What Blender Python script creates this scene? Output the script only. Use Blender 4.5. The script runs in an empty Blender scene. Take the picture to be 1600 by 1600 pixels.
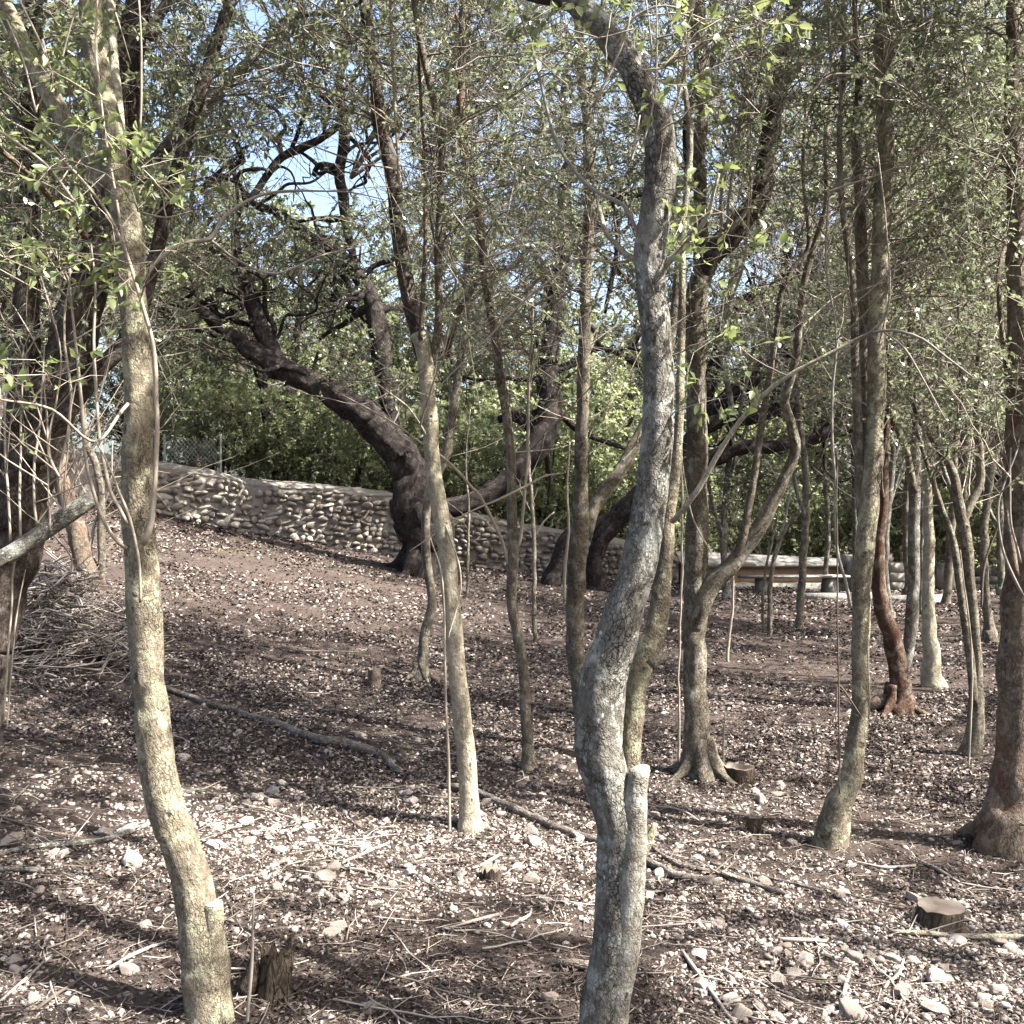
import bpy, bmesh, math, random
import numpy as np
from mathutils import Vector, Euler

rng = np.random.default_rng(11)
random.seed(11)
scene = bpy.context.scene
COL = scene.collection

# ------------------------------------------------------------------ camera
CAMZ = 1.6
cam_d = bpy.data.cameras.new('camera')
cam_d.sensor_width = 36.0
cam_d.lens = 36.0
cam_d.clip_start = 0.05
cam_d.clip_end = 2000.0
cam = bpy.data.objects.new('camera', cam_d)
cam.location = (0, 0, CAMZ)
cam.rotation_euler = (math.radians(90), 0, 0)
COL.objects.link(cam)
scene.camera = cam

# ------------------------------------------------------------------ light
SUN_DIR = np.array([0.80, -0.25, 0.94])          # towards the sun
SUN_DIR = SUN_DIR / np.linalg.norm(SUN_DIR)
world = bpy.data.worlds.new('World')
scene.world = world
world.use_nodes = True
wn = world.node_tree
bg = wn.nodes['Background']
sky = wn.nodes.new('ShaderNodeTexSky')
sky.sky_type = 'NISHITA'
sky.sun_disc = False
sky.sun_elevation = math.asin(SUN_DIR[2])
sky.sun_rotation = math.atan2(SUN_DIR[0], SUN_DIR[1])
sky.air_density = 1.0
sky.dust_density = 5.0
sky.ozone_density = 1.0
wn.links.new(sky.outputs['Color'], bg.inputs['Color'])
bg.inputs['Strength'].default_value = 0.095
sun_d = bpy.data.lights.new('sun', 'SUN')
sun_d.energy = 5.0
sun_d.angle = math.radians(0.55)
sun_d.color = (1.0, 0.96, 0.9)
sun = bpy.data.objects.new('sun', sun_d)
sun.rotation_euler = Vector(SUN_DIR).to_track_quat('Z', 'Y').to_euler()
sun.location = (10, -5, 14)
COL.objects.link(sun)

vs = scene.view_settings
vs.view_transform = 'Standard'
vs.look = 'None'
vs.gamma = 1.0
vs.use_curve_mapping = False
vs.exposure = 2.45
scene.render.engine = 'CYCLES'
cy = scene.cycles
cy.max_bounces = 7
cy.diffuse_bounces = 4
cy.glossy_bounces = 2
cy.transmission_bounces = 4
cy.transparent_max_bounces = 4
cy.caustics_reflective = False
cy.caustics_refractive = False
cy.use_denoising = True
scene.render.film_transparent = False
scene.render.filter_size = 1.0

# ------------------------------------------------------------------ noise
def _h(i, j, k, s):
    n = (i * 374761393 + j * 668265263 + k * 2147483647 * 3 + s * 974634777) & 0xFFFFFFFF
    n = ((n ^ (n >> 13)) * 1274126177) & 0xFFFFFFFF
    n = ((n ^ (n >> 15)) * 2246822519) & 0xFFFFFFFF
    return ((n ^ (n >> 16)) & 0xFFFFFF) / float(0xFFFFFF)

def vnoise(p, s=0):
    p = np.asarray(p, float)
    f = np.floor(p)
    i = f.astype(np.int64)
    t = p - f
    t = t * t * (3 - 2 * t)
    r = 0
    for a in (0, 1):
        for b in (0, 1):
            for c in (0, 1):
                w = (t[..., 0] if a else 1 - t[..., 0]) * (t[..., 1] if b else 1 - t[..., 1]) * (t[..., 2] if c else 1 - t[..., 2])
                r = r + w * _h(i[..., 0] + a, i[..., 1] + b, i[..., 2] + c, s)
    return r * 2 - 1

def fbm(p, o=3, s=0):
    r, a = 0, 1.0
    p = np.asarray(p, float)
    for k in range(o):
        r = r + a * vnoise(p * (2.03 ** k), s + k * 17)
        a *= 0.5
    return r

def nrm(v):
    return v / np.maximum(np.linalg.norm(v, axis=-1, keepdims=True), 1e-9)

# ------------------------------------------------------------------ ground shape and picture geometry
GC = (-0.05133753, 0.00487609, 0.01558719, -0.00460496, 0.00125156, -0.00031293)

def gz0(x, y):
    x = np.clip(np.asarray(x, float), -9, 9)
    y = np.clip(np.asarray(y, float), -1, 21)
    return GC[0]*x + GC[1]*y + GC[2]*x*x + GC[3]*x*y + GC[4]*y*y + GC[5]*x*x*y

def gz(x, y):
    x = np.asarray(x, float); y = np.asarray(y, float)
    q = np.stack([x * 0.8, y * 0.8, np.zeros_like(x)], -1)
    q2 = np.stack([x * 5, y * 5, np.zeros_like(x)], -1)
    return gz0(x, y) + 0.035 * vnoise(q, 5) + 0.012 * fbm(q2, 2, 9)

def P(px, py, d):
    return np.array([(px - 800) / 1600 * d, d, CAMZ + (800 - py) / 1600 * d])

def G(px, py):
    """the ground point seen at this pixel"""
    u, v = (px - 800) / 1600, (800 - py) / 1600
    y = 1.0
    while y < 30:
        if CAMZ + v * y < float(gz(u * y, y)):
            lo, hi = y - 0.1, y
            for _ in range(20):
                m = (lo + hi) / 2
                if CAMZ + v * m < float(gz(u * m, m)): hi = m
                else: lo = m
            y = (lo + hi) / 2
            break
        y += 0.1
    return np.array([u * y, y, float(gz(u * y, y))])

# ------------------------------------------------------------------ mesh helpers
class MB:
    def __init__(s):
        s.V, s.Q, s.T, s.C, s.n = [], [], [], [], 0
    def add(s, V, Q=None, T=None, C=None):
        V = np.asarray(V, float).reshape(-1, 3)
        if Q is not None and len(Q): s.Q.append(np.asarray(Q).reshape(-1, 4) + s.n)
        if T is not None and len(T): s.T.append(np.asarray(T).reshape(-1, 3) + s.n)
        s.C.append(V if C is None else np.asarray(C, float).reshape(-1, 3))
        s.V.append(V)
        s.n += len(V)
    def mesh(s, name, off=(0, 0, 0), smooth=True):
        V = np.concatenate(s.V) - np.asarray(off)
        C = np.concatenate(s.C)
        Q = np.concatenate(s.Q) if s.Q else np.zeros((0, 4), int)
        T = np.concatenate(s.T) if s.T else np.zeros((0, 3), int)
        me = bpy.data.meshes.new(name)
        me.vertices.add(len(V)); me.vertices.foreach_set('co', V.ravel().astype(np.float32))
        li = np.concatenate([Q.ravel(), T.ravel()]).astype(np.int32)
        me.loops.add(len(li)); me.loops.foreach_set('vertex_index', li)
        ls = np.concatenate([np.arange(len(Q)) * 4, len(Q) * 4 + np.arange(len(T)) * 3]).astype(np.int32)
        me.polygons.add(len(ls)); me.polygons.foreach_set('loop_start', ls)
        if smooth: me.polygons.foreach_set('use_smooth', np.ones(len(ls), bool))
        me.update(calc_edges=True)
        a = me.attributes.new('bark_co', 'FLOAT_VECTOR', 'POINT')
        a.data.foreach_set('vector', C.ravel().astype(np.float32))
        return me
    def build(s, name, mat, parent=None, smooth=True, kind=None, loc=None):
        off = np.array(parent['_o']) if parent is not None and '_o' in parent else np.zeros(3)
        if loc is not None: off = np.asarray(loc, float)
        me = s.mesh(name, off, smooth)
        me.materials.append(mat)
        o = bpy.data.objects.new(name, me)
        COL.objects.link(o)
        if parent is not None: o.parent = parent
        if loc is not None and parent is None: o.location = loc
        if kind: o['kind'] = kind
        return o

def put(me, name, parent=None, loc=(0, 0, 0), rot=(0, 0, 0), sc=(1, 1, 1)):
    o = bpy.data.objects.new(name, me)
    COL.objects.link(o)
    o.location, o.rotation_euler, o.scale = loc, rot, sc
    if parent is not None: o.parent = parent
    return o

def tag(o, label=None, cat=None, group=None, kind=None):
    if label: o['label'] = label
    if cat: o['category'] = cat
    if group: o['group'] = group
    if kind: o['kind'] = kind
    return o

def empty(name, loc, label, cat, group=None):
    o = bpy.data.objects.new(name, None)
    COL.objects.link(o)
    o.location = [float(v) for v in loc]
    o.empty_display_size = 0.1
    o['_o'] = [float(v) for v in loc]
    return tag(o, label, cat, group)

def resample(pts, rad, step):
    pts = np.asarray(pts, float); rad = np.asarray(rad, float)
    if len(pts) < 3:
        t = np.linspace(0, 1, 3)[:, None]
        pts = pts[0] + (pts[-1] - pts[0]) * t
        rad = np.interp(t[:, 0], np.linspace(0, 1, len(rad)), rad)
    a = np.vstack([2 * pts[0] - pts[1], pts, 2 * pts[-1] - pts[-2]])
    out, ro = [], []
    for i in range(len(pts) - 1):
        L = np.linalg.norm(pts[i + 1] - pts[i])
        n = max(2, int(math.ceil(L / step)))
        t = (np.arange(n) / n)[:, None]
        p0, p1, p2, p3 = a[i], a[i + 1], a[i + 2], a[i + 3]
        out.append(0.5 * (2 * p1 + (p2 - p0) * t + (2 * p0 - 5 * p1 + 4 * p2 - p3) * t ** 2 + (3 * p1 - p0 - 3 * p2 + p3) * t ** 3))
        ts = t[:, 0] * t[:, 0] * (3 - 2 * t[:, 0])
        ro.append(rad[i] * (1 - ts) + rad[i + 1] * ts)
    return np.vstack(out + [pts[-1:]]), np.concatenate(ro + [rad[-1:]])

def tube(mb, pts, rad, sides=16, step=0.04, lump=0.05, lf=9.0, fine=0.0, cap=True, wob=0.0, burr=0.0, seedo=None):
    C, R = resample(pts, rad, step)
    n = len(C)
    so = rng.uniform(-50, 50, 3) if seedo is None else seedo
    if wob:
        for k in range(3):
            C[:, k] += wob * R * fbm(np.stack([np.arange(n) * step * 6, np.full(n, so[k]), np.full(n, 3.3)], -1), 2, k)
    tg = nrm(np.gradient(C, axis=0))
    ref = np.array([0.31, 0.87, 0.12]) if abs(tg[0][1]) < 0.8 else np.array([1.0, 0.1, 0.2])
    u = nrm(ref - tg[0] * np.dot(ref, tg[0]))
    U = np.zeros((n, 3))
    for i in range(n):
        u = u - tg[i] * np.dot(u, tg[i])
        u = u / max(np.linalg.norm(u), 1e-9)
        U[i] = u
    W = np.cross(tg, U)
    th = np.arange(sides) / sides * 2 * math.pi
    s = np.concatenate([[0], np.cumsum(np.linalg.norm(np.diff(C, axis=0), axis=1))])
    ring = np.cos(th)[None, :, None] * U[:, None, :] + np.sin(th)[None, :, None] * W[:, None, :]
    r = np.repeat(R[:, None], sides, 1)
    bc = np.stack([np.cos(th)[None, :] * r, np.sin(th)[None, :] * r, np.repeat(s[:, None], sides, 1)], -1) + so
    k = 1 + lump * fbm(bc * np.array([lf * 1.3, lf * 1.3, lf * 0.55]), 2, 3)
    if burr:
        v = vnoise(bc * np.array([14, 14, 9.0]), 31)
        k = k + burr * np.clip(v - 0.55, 0, 1) * 2
    r2 = r * k
    if fine:
        q = bc * np.array([70, 70, 26.0])
        r2 = r2 + fine * (fbm(q, 2, 8))
    V = C[:, None, :] + ring * r2[..., None]
    i, j = np.meshgrid(np.arange(n - 1), np.arange(sides), indexing='ij')
    a = i * sides + j; b = i * sides + (j + 1) % sides
    Q = np.stack([a, b, b + sides, a + sides], -1).reshape(-1, 4)
    T = []
    V = V.reshape(-1, 3); bc = bc.reshape(-1, 3)
    if cap:
        V = np.vstack([V, C[:1], C[-1:]]); bc = np.vstack([bc, bc[:1], bc[-1:]])
        jj = np.arange(sides); m = n * sides
        T = np.concatenate([np.stack([np.full(sides, m), (jj + 1) % sides, jj], -1),
                            np.stack([np.full(sides, m + 1), (n - 1) * sides + jj, (n - 1) * sides + (jj + 1) % sides], -1)])
    mb.add(V, Q, T, bc)
    return C, R

def vtube(mb, pts, rad, sides=3):
    """many thin tubes at once: pts (K,P,3), rad (K,P)"""
    K, Pn, _ = pts.shape
    tg = nrm(np.gradient(pts, axis=1))
    ref = nrm(rng.normal(size=(K, 1, 3)))
    U = nrm(np.cross(tg, np.broadcast_to(ref, tg.shape)))
    W = np.cross(tg, U)
    th = np.arange(sides) / sides * 2 * math.pi
    V = pts[:, :, None, :] + rad[:, :, None, None] * (np.cos(th)[:, None] * U[:, :, None, :] + np.sin(th)[:, None] * W[:, :, None, :])
    k, i, j = np.meshgrid(np.arange(K), np.arange(Pn - 1), np.arange(sides), indexing='ij')
    base = k * Pn * sides
    a = base + i * sides + j; b = base + i * sides + (j + 1) % sides
    mb.add(V.reshape(-1, 3), np.stack([a, b, b + sides, a + sides], -1).reshape(-1, 4))

def leaves(mb, pos, d, nv, ln, wd, oval=False):
    d = nrm(d)
    side = nrm(np.cross(d, nv)); n = np.cross(side, d)
    ln = ln[:, None]; wd = wd[:, None]
    K = len(pos); o = np.arange(K)
    if oval:
        f = 0.18
        pts = np.stack([pos, pos + d*ln*.35 + side*wd*.5 + n*wd*f, pos + d*ln*.35, pos + d*ln*.35 - side*wd*.5 + n*wd*f,
                        pos + d*ln*.72 + side*wd*.36 + n*wd*f*.6 - n*ln*.05, pos + d*ln*.72 - n*ln*.06, pos + d*ln*.72 - side*wd*.36 + n*wd*f*.6 - n*ln*.05,
                        pos + d*ln - n*ln*.14], 1)
        b = o[:, None] * 8
        T = np.concatenate([b + np.array([[0, 2, 1]]), b + np.array([[0, 3, 2]]), b + np.array([[4, 5, 7]]), b + np.array([[5, 6, 7]])])
        Q = np.concatenate([b + np.array([[1, 2, 5, 4]]), b + np.array([[2, 3, 6, 5]])])
        mb.add(pts.reshape(-1, 3), Q, T)
    else:
        pts = np.stack([pos, pos + d*ln*.5 + side*wd*.5 + n*wd*.15, pos + d*ln - n*ln*.1, pos + d*ln*.5 - side*wd*.5 + n*wd*.15], 1)
        b = o[:, None] * 4
        mb.add(pts.reshape(-1, 3), b + np.array([[0, 3, 2, 1]]))

# ------------------------------------------------------------------ materials
class NT:
    def __init__(s, name):
        s.m = bpy.data.materials.new(name); s.m.use_nodes = True
        s.t = s.m.node_tree; s.t.nodes.clear()
        s.out = s.t.nodes.new('ShaderNodeOutputMaterial')
    def n(s, typ, ins=None, **kw):
        o = s.t.nodes.new(typ)
        for k, v in kw.items(): setattr(o, k, v)
        for k, v in (ins or {}).items():
            if hasattr(v, 'is_output') or isinstance(v, bpy.types.NodeSocket): s.t.links.new(v, o.inputs[k])
            else: o.inputs[k].default_value = v
        return o
    def noise(s, vec, scale, detail=3, rough=0.6):
        return s.n('ShaderNodeTexNoise', {'Vector': vec, 'Scale': scale, 'Detail': detail, 'Roughness': rough}).outputs['Fac']
    def ramp(s, fac, stops):
        r = s.n('ShaderNodeValToRGB', {'Fac': fac})
        e = r.color_ramp.elements
        while len(e) < len(stops): e.new(0.5)
        for k, (p, c) in enumerate(stops):
            e[k].position = p
            e[k].color = (c, c, c, 1) if isinstance(c, (int, float)) else (*c, 1)
        return r.outputs['Color']
    def mix(s, fac, a, b, mode='MIX'):
        o = s.n('ShaderNodeMix', None, data_type='RGBA', blend_type=mode)
        for k, v in ((0, fac), (6, a), (7, b)):
            if isinstance(v, bpy.types.NodeSocket): s.t.links.new(v, o.inputs[k])
            elif k == 0: o.inputs[0].default_value = v
            else: o.inputs[k].default_value = (*v, 1)
        return o.outputs[2]
    def math(s, op, a, b=0.0, c=None):
        o = s.n('ShaderNodeMath', None, operation=op)
        for k, v in enumerate((a, b) if c is None else (a, b, c)):
            if isinstance(v, bpy.types.NodeSocket): s.t.links.new(v, o.inputs[k])
            else: o.inputs[k].default_value = v
        return o.outputs[0]
    def scale(s, vec, sc):
        return s.n('ShaderNodeVectorMath', {0: vec, 1: sc}, operation='MULTIPLY').outputs[0]
    def finish(s, col, rough=0.9, height=None, dist=0.01, spec=0.2, strength=1.0):
        b = s.n('ShaderNodeBsdfPrincipled', {'Roughness': rough, 'Specular IOR Level': spec})
        if isinstance(col, bpy.types.NodeSocket): s.t.links.new(col, b.inputs['Base Color'])
        else: b.inputs['Base Color'].default_value = (*col, 1)
        if height is not None:
            bu = s.n('ShaderNodeBump', {'Height': height, 'Distance': dist, 'Strength': strength})
            s.t.links.new(bu.outputs[0], b.inputs['Normal'])
        s.t.links.new(b.outputs[0], s.out.inputs[0])
        return s.m

def bark_mat(name, base, dark, light, lichen=None, lich=0.5, crack=0.5, cs=34.0, knots=True, red=None, fleck=0.0, hgt=0.014):
    t = NT(name)
    co = t.n('ShaderNodeAttribute', None, attribute_name='bark_co').outputs['Vector']
    low = t.noise(co, 4.5, 4, 0.65)
    st = t.scale(co, (1, 1, 0.3))
    mid = t.noise(st, 28, 5, 0.7)
    fin = t.noise(t.scale(co, (1, 1, 0.6)), 130, 3, 0.7)
    col = t.mix(t.ramp(mid, [(0.3, 0.0), (0.7, 1.0)]), dark, light)
    col = t.mix(t.ramp(low, [(0.35, 0.15), (0.65, 0.8)]), col, base)
    stain = t.noise(t.scale(co, (1, 1, 0.45)), 6.5, 5, 0.7)
    col = t.mix(t.ramp(stain, [(0.34, 0.75), (0.5, 0.0)]), col, tuple(c * 0.85 for c in dark))
    col = t.mix(t.ramp(stain, [(0.56, 0.0), (0.7, 0.6)]), col, light)
    col = t.mix(t.ramp(fin, [(0.35, 0.3), (0.55, 0.0)]), col, dark)
    mot = t.noise(t.scale(co, (1, 1, 0.75)), 62, 4, 0.75)
    col = t.mix(t.ramp(mot, [(0.36, 0.6), (0.47, 0.0)]), col, tuple(c * 0.6 for c in dark))
    col = t.mix(t.ramp(mot, [(0.55, 0.0), (0.66, 0.55)]), col, tuple(min(1, c * 1.15) for c in light))
    if red: col = t.mix(t.ramp(t.noise(st, 3.0, 3), [(0.52, 0.0), (0.66, 0.85)]), col, red)
    if lichen:
        lm = t.math('MULTIPLY', t.ramp(t.noise(co, 15, 6, 0.72), [(0.5, 0.0), (0.6, 1.0)]), lich)
        col = t.mix(lm, col, lichen)
    # fine cracks round bark plates
    wob = t.n('ShaderNodeTexNoise', {'Vector': co, 'Scale': 38.0, 'Detail': 3.0}).outputs['Color']
    wv = t.n('ShaderNodeVectorMath', {0: t.scale(co, (1, 1, 0.5)), 1: t.scale(wob, (0.02, 0.02, 0.02))}, operation='ADD').outputs[0]
    vo = t.n('ShaderNodeTexVoronoi', {'Vector': wv, 'Scale': cs}, feature='DISTANCE_TO_EDGE').outputs['Distance']
    ck = t.ramp(vo, [(0.0, 1.0), (0.03, 0.8), (0.085, 0.0)])
    ck = t.math('MULTIPLY', ck, t.ramp(t.noise(t.scale(co, (1, 1, .5)), 7.5, 3, .65), [(0.42, 0.08), (0.62, 1.0)]))
    ck = t.math('MULTIPLY', ck, crack)
    col = t.mix(ck, col, tuple(c * 0.35 for c in dark))
    h = t.math('ADD', t.math('MULTIPLY', mid, 0.6), t.math('MULTIPLY', fin, 0.5))
    h = t.math('ADD', h, t.math('MULTIPLY', mot, 0.6))
    h = t.math('SUBTRACT', h, t.math('MULTIPLY', ck, 0.55))
    if knots:
        kc = t.n('ShaderNodeVectorMath', {0: t.scale(co, (1, 1, 0.8)), 1: t.scale(wob, (0.035, 0.035, 0.035))}, operation='ADD').outputs[0]
        kt = t.n('ShaderNodeTexVoronoi', {'Vector': kc, 'Scale': 15.0}, feature='F1')
        kv = t.math('ADD', kt.outputs['Distance'], t.math('MULTIPLY', t.n('ShaderNodeSeparateColor', {'Color': kt.outputs['Color']}).outputs[0], 0.16))
        kd = t.ramp(kv, [(0.10, 1.0), (0.2, 0.0)])
        col = t.mix(t.math('MULTIPLY', kd, 0.85), col, tuple(c * 0.3 for c in dark))
        h = t.math('ADD', h, t.ramp(kv, [(0.1, 0.0), (0.2, 0.35), (0.4, 0.0)]))
    if fleck:
        fv = t.n('ShaderNodeTexVoronoi', {'Vector': t.scale(co, (1, 1, .6)), 'Scale': 60.0}, feature='F1').outputs['Distance']
        fm = t.math('MULTIPLY', t.ramp(fv, [(0.12, 1.0), (0.26, 0.0)]), t.ramp(t.noise(co, 9, 3), [(0.5, 0.0), (0.62, 1.0)]))
        col = t.mix(t.math('MULTIPLY', fm, fleck), col, (0.62, 0.62, 0.58))
    return t.finish(col, 0.92, h, hgt, 0.15)

M = {}
M['bark_olive'] = bark_mat('bark_olive', (0.169, 0.144, 0.101), (0.079, 0.063, 0.045), (0.238, 0.209, 0.155), (0.40, 0.40, 0.26), 0.55, 0.45, 90, fleck=0.35)
M['bark_grey'] = bark_mat('bark_grey', (0.137, 0.128, 0.107), (0.063, 0.055, 0.043), (0.216, 0.205, 0.176), (0.36, 0.365, 0.325), 0.55, 0.9, 78, fleck=0.9)
M['bark_pale'] = bark_mat('bark_pale', (0.296, 0.263, 0.196), (0.163, 0.137, 0.096), (0.385, 0.348, 0.274), (0.52, 0.52, 0.36), 0.4, 0.2, 80)
M['bark_brown'] = bark_mat('bark_brown', (0.132, 0.109, 0.079), (0.059, 0.048, 0.034), (0.198, 0.172, 0.132), (0.33, 0.33, 0.27), 0.45, 0.7, 70, fleck=0.2)
M['bark_stub'] = bark_mat('bark_stub', (0.211, 0.195, 0.160), (0.109, 0.094, 0.070), (0.296, 0.277, 0.234), (0.42, 0.42, 0.36), 0.5, 0.5, 60, fleck=0.5)
M['bark_dark'] = bark_mat('bark_dark', (0.059, 0.043, 0.034), (0.022, 0.016, 0.014), (0.105, 0.084, 0.068), (0.25, 0.24, 0.21), 0.3, 0.8, 55, knots=False)
M['bark_oak'] = bark_mat('bark_oak', (0.026, 0.019, 0.017), (0.009, 0.007, 0.006), (0.056, 0.045, 0.041), (0.2, 0.18, 0.165), 0.22, 0.9, 26, knots=False, hgt=0.03)
M['bark_red'] = bark_mat('bark_red', (0.133, 0.101, 0.073), (0.059, 0.038, 0.028), (0.203, 0.168, 0.130), (0.33, 0.30, 0.24), 0.35, 0.5, 60, knots=True, red=(0.115, 0.05, 0.028))
M['bark_hollow'] = bark_mat('bark_hollow', (0.072, 0.036, 0.023), (0.030, 0.013, 0.009), (0.120, 0.078, 0.054), (0.33, 0.30, 0.24), 0.3, 0.4, 60, knots=False, red=(0.085, 0.028, 0.015))
M['bark_rot'] = bark_mat('bark_rot', (0.070, 0.050, 0.036), (0.028, 0.020, 0.014), (0.140, 0.112, 0.084), None, 0, 0.9, 30, knots=False, hgt=0.02)

def wood_mat(name, a, b, sc=40):
    t = NT(name)
    co = t.n('ShaderNodeTexCoord').outputs['Object']
    n1 = t.noise(co, sc, 4, 0.7)
    rnd = t.n('ShaderNodeNewGeometry').outputs['Random Per Island']
    col = t.mix(t.ramp(t.math('ADD', t.math('MULTIPLY', n1, 0.5), t.math('MULTIPLY', rnd, 0.6)), [(0.2, 0.0), (0.85, 1.0)]), a, b)
    return t.finish(col, 0.85, n1, 0.002, 0.2)
M['twig_pale'] = wood_mat('twig_pale', (0.13, 0.105, 0.078), (0.33, 0.285, 0.225))
M['twig_grey'] = wood_mat('twig_grey', (0.085, 0.072, 0.06), (0.26, 0.235, 0.2))
M['twig_dark'] = wood_mat('twig_dark', (0.03, 0.024, 0.02), (0.11, 0.09, 0.074))
M['cut_wood'] = wood_mat('cut_wood', (0.3, 0.2, 0.11), (0.5, 0.38, 0.26))
M['cut_old'] = wood_mat('cut_old', (0.07, 0.056, 0.046), (0.17, 0.14, 0.115))
M['hole_shade'] = wood_mat('hole_shade', (0.01, 0.008, 0.007), (0.02, 0.015, 0.012))  # near-black colour paints the darkness of a hollow that has no depth
M['stick'] = wood_mat('stick', (0.09, 0.073, 0.063), (0.33, 0.29, 0.255))
M['log'] = bark_mat('log_bark', (0.12, 0.098, 0.08), (0.05, 0.038, 0.03), (0.24, 0.21, 0.18), (0.30, 0.29, 0.26), 0.4, 0.6, 40, knots=False)

def leaf_mat(name, c1, c2, c3, tr, trf=0.3, rough=0.38, spec=0.5):
    t = NT(name)
    rnd = t.n('ShaderNodeNewGeometry').outputs['Random Per Island']
    col = t.ramp(rnd, [(0.0, c1), (0.55, c2), (1.0, c3)])
    p = t.n('ShaderNodeBsdfPrincipled', {'Base Color': col, 'Roughness': rough, 'Specular IOR Level': spec})
    tl = t.n('ShaderNodeBsdfTranslucent', {'Color': t.mix(0.5, col, tr)})
    mx = t.n('ShaderNodeMixShader', {0: trf, 1: p.outputs[0], 2: tl.outputs[0]})
    t.t.links.new(mx.outputs[0], t.out.inputs[0])
    return t.m
M['leaf_near'] = leaf_mat('leaf_near', (0.05, 0.068, 0.03), (0.12, 0.15, 0.06), (0.22, 0.25, 0.11), (0.36, 0.42, 0.15), 0.36)
M['leaf_mid'] = leaf_mat('leaf_mid', (0.06, 0.07, 0.042), (0.14, 0.158, 0.095), (0.27, 0.29, 0.19), (0.35, 0.4, 0.2), 0.34, 0.32)
M['leaf_oak'] = leaf_mat('leaf_oak', (0.05, 0.06, 0.038), (0.115, 0.13, 0.08), (0.215, 0.23, 0.15), (0.3, 0.35, 0.17), 0.32, 0.32)
M['leaf_far'] = leaf_mat('leaf_far', (0.07, 0.082, 0.046), (0.15, 0.17, 0.09), (0.26, 0.275, 0.16), (0.38, 0.44, 0.2), 0.38)
M['leaf_bush'] = leaf_mat('leaf_bush', (0.09, 0.105, 0.055), (0.22, 0.25, 0.13), (0.37, 0.40, 0.23), (0.47, 0.53, 0.25), 0.45)

def litter_mat(name, stops, rough=0.8):
    t = NT(name)
    rnd = t.n('ShaderNodeNewGeometry').outputs['Random Per Island']
    return t.finish(t.ramp(rnd, stops), rough, spec=0.25)
M['litter'] = litter_mat('litter', [(0.0, (0.022, 0.017, 0.0145)), (0.35, (0.05, 0.038, 0.032)), (0.65, (0.095, 0.073, 0.061)), (0.88, (0.18, 0.143, 0.12)), (1.0, (0.32, 0.275, 0.235))])
M['litter_far'] = litter_mat('litter_far', [(0.0, (0.022, 0.017, 0.0155)), (0.4, (0.06, 0.046, 0.04)), (0.72, (0.14, 0.111, 0.096)), (1.0, (0.34, 0.295, 0.26))])
M['litter_twig'] = litter_mat('litter_twig', [(0.0, (0.03, 0.024, 0.02)), (0.45, (0.09, 0.072, 0.058)), (0.8, (0.2, 0.168, 0.137)), (1.0, (0.36, 0.315, 0.265))])

def stone_mat(name, stops, sc=30):
    t = NT(name)
    geo = t.n('ShaderNodeNewGeometry').outputs['Random Per Island']
    oi = t.n('ShaderNodeObjectInfo').outputs['Random']
    r = t.math('FRACT', t.math('ADD', geo, oi))
    co = t.n('ShaderNodeTexCoord').outputs['Object']
    n1 = t.noise(co, sc, 5, 0.7)
    n2 = t.noise(co, sc * 0.3, 3, 0.6)
    col = t.ramp(r, stops)
    col = t.mix(t.ramp(n1, [(0.38, 0.55), (0.6, 0.0)]), col, (0.22, 0.18, 0.15))
    col = t.mix(t.ramp(n2, [(0.5, 0.0), (0.66, 0.45)]), col, (0.27, 0.22, 0.18))
    return t.finish(col, 0.9, n1, 0.006, 0.2)
M['stone'] = stone_mat('stone', [(0.0, (0.2, 0.165, 0.138)), (0.3, (0.31, 0.262, 0.225)), (0.65, (0.40, 0.35, 0.308)), (0.88, (0.44, 0.40, 0.365)), (1.0, (0.31, 0.31, 0.315))], 40)
M['gravel'] = stone_mat('gravel', [(0.0, (0.16, 0.128, 0.105)), (0.4, (0.29, 0.24, 0.205)), (0.8, (0.41, 0.355, 0.31)), (1.0, (0.35, 0.34, 0.34))], 60)
M['wall_stone'] = stone_mat('wall_stone', [(0.0, (0.13, 0.115, 0.095)), (0.35, (0.22, 0.2, 0.17)), (0.75, (0.31, 0.285, 0.245)), (1.0, (0.39, 0.36, 0.315))], 25)

def plain_mat(name, a, b, sc, bump=0.01, c=None):
    t = NT(name)
    co = t.n('ShaderNodeTexCoord').outputs['Object']
    n1 = t.noise(co, sc, 6, 0.7); n2 = t.noise(co, sc * 0.2, 3, 0.6)
    col = t.mix(t.ramp(n1, [(0.3, 0.0), (0.7, 1.0)]), a, b)
    if c: col = t.mix(t.ramp(n2, [(0.48, 0.0), (0.6, 0.7)]), col, c)
    return t.finish(col, 0.92, n1, bump, 0.15)
M['mortar'] = plain_mat('mortar', (0.17, 0.15, 0.125), (0.29, 0.26, 0.22), 14, 0.03, (0.2, 0.18, 0.16))
M['plaster'] = plain_mat('plaster', (0.22, 0.135, 0.08), (0.3, 0.2, 0.125), 9, 0.008, (0.25, 0.18, 0.13))
M['concrete'] = plain_mat('concrete', (0.17, 0.162, 0.147), (0.29, 0.277, 0.252), 14, 0.02, (0.2, 0.19, 0.175))
M['block'] = plain_mat('block', (0.2, 0.19, 0.165), (0.31, 0.295, 0.26), 15, 0.01, (0.17, 0.165, 0.145))
M['wire'] = plain_mat('wire', (0.3, 0.3, 0.28), (0.42, 0.42, 0.4), 20, 0.001)

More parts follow.
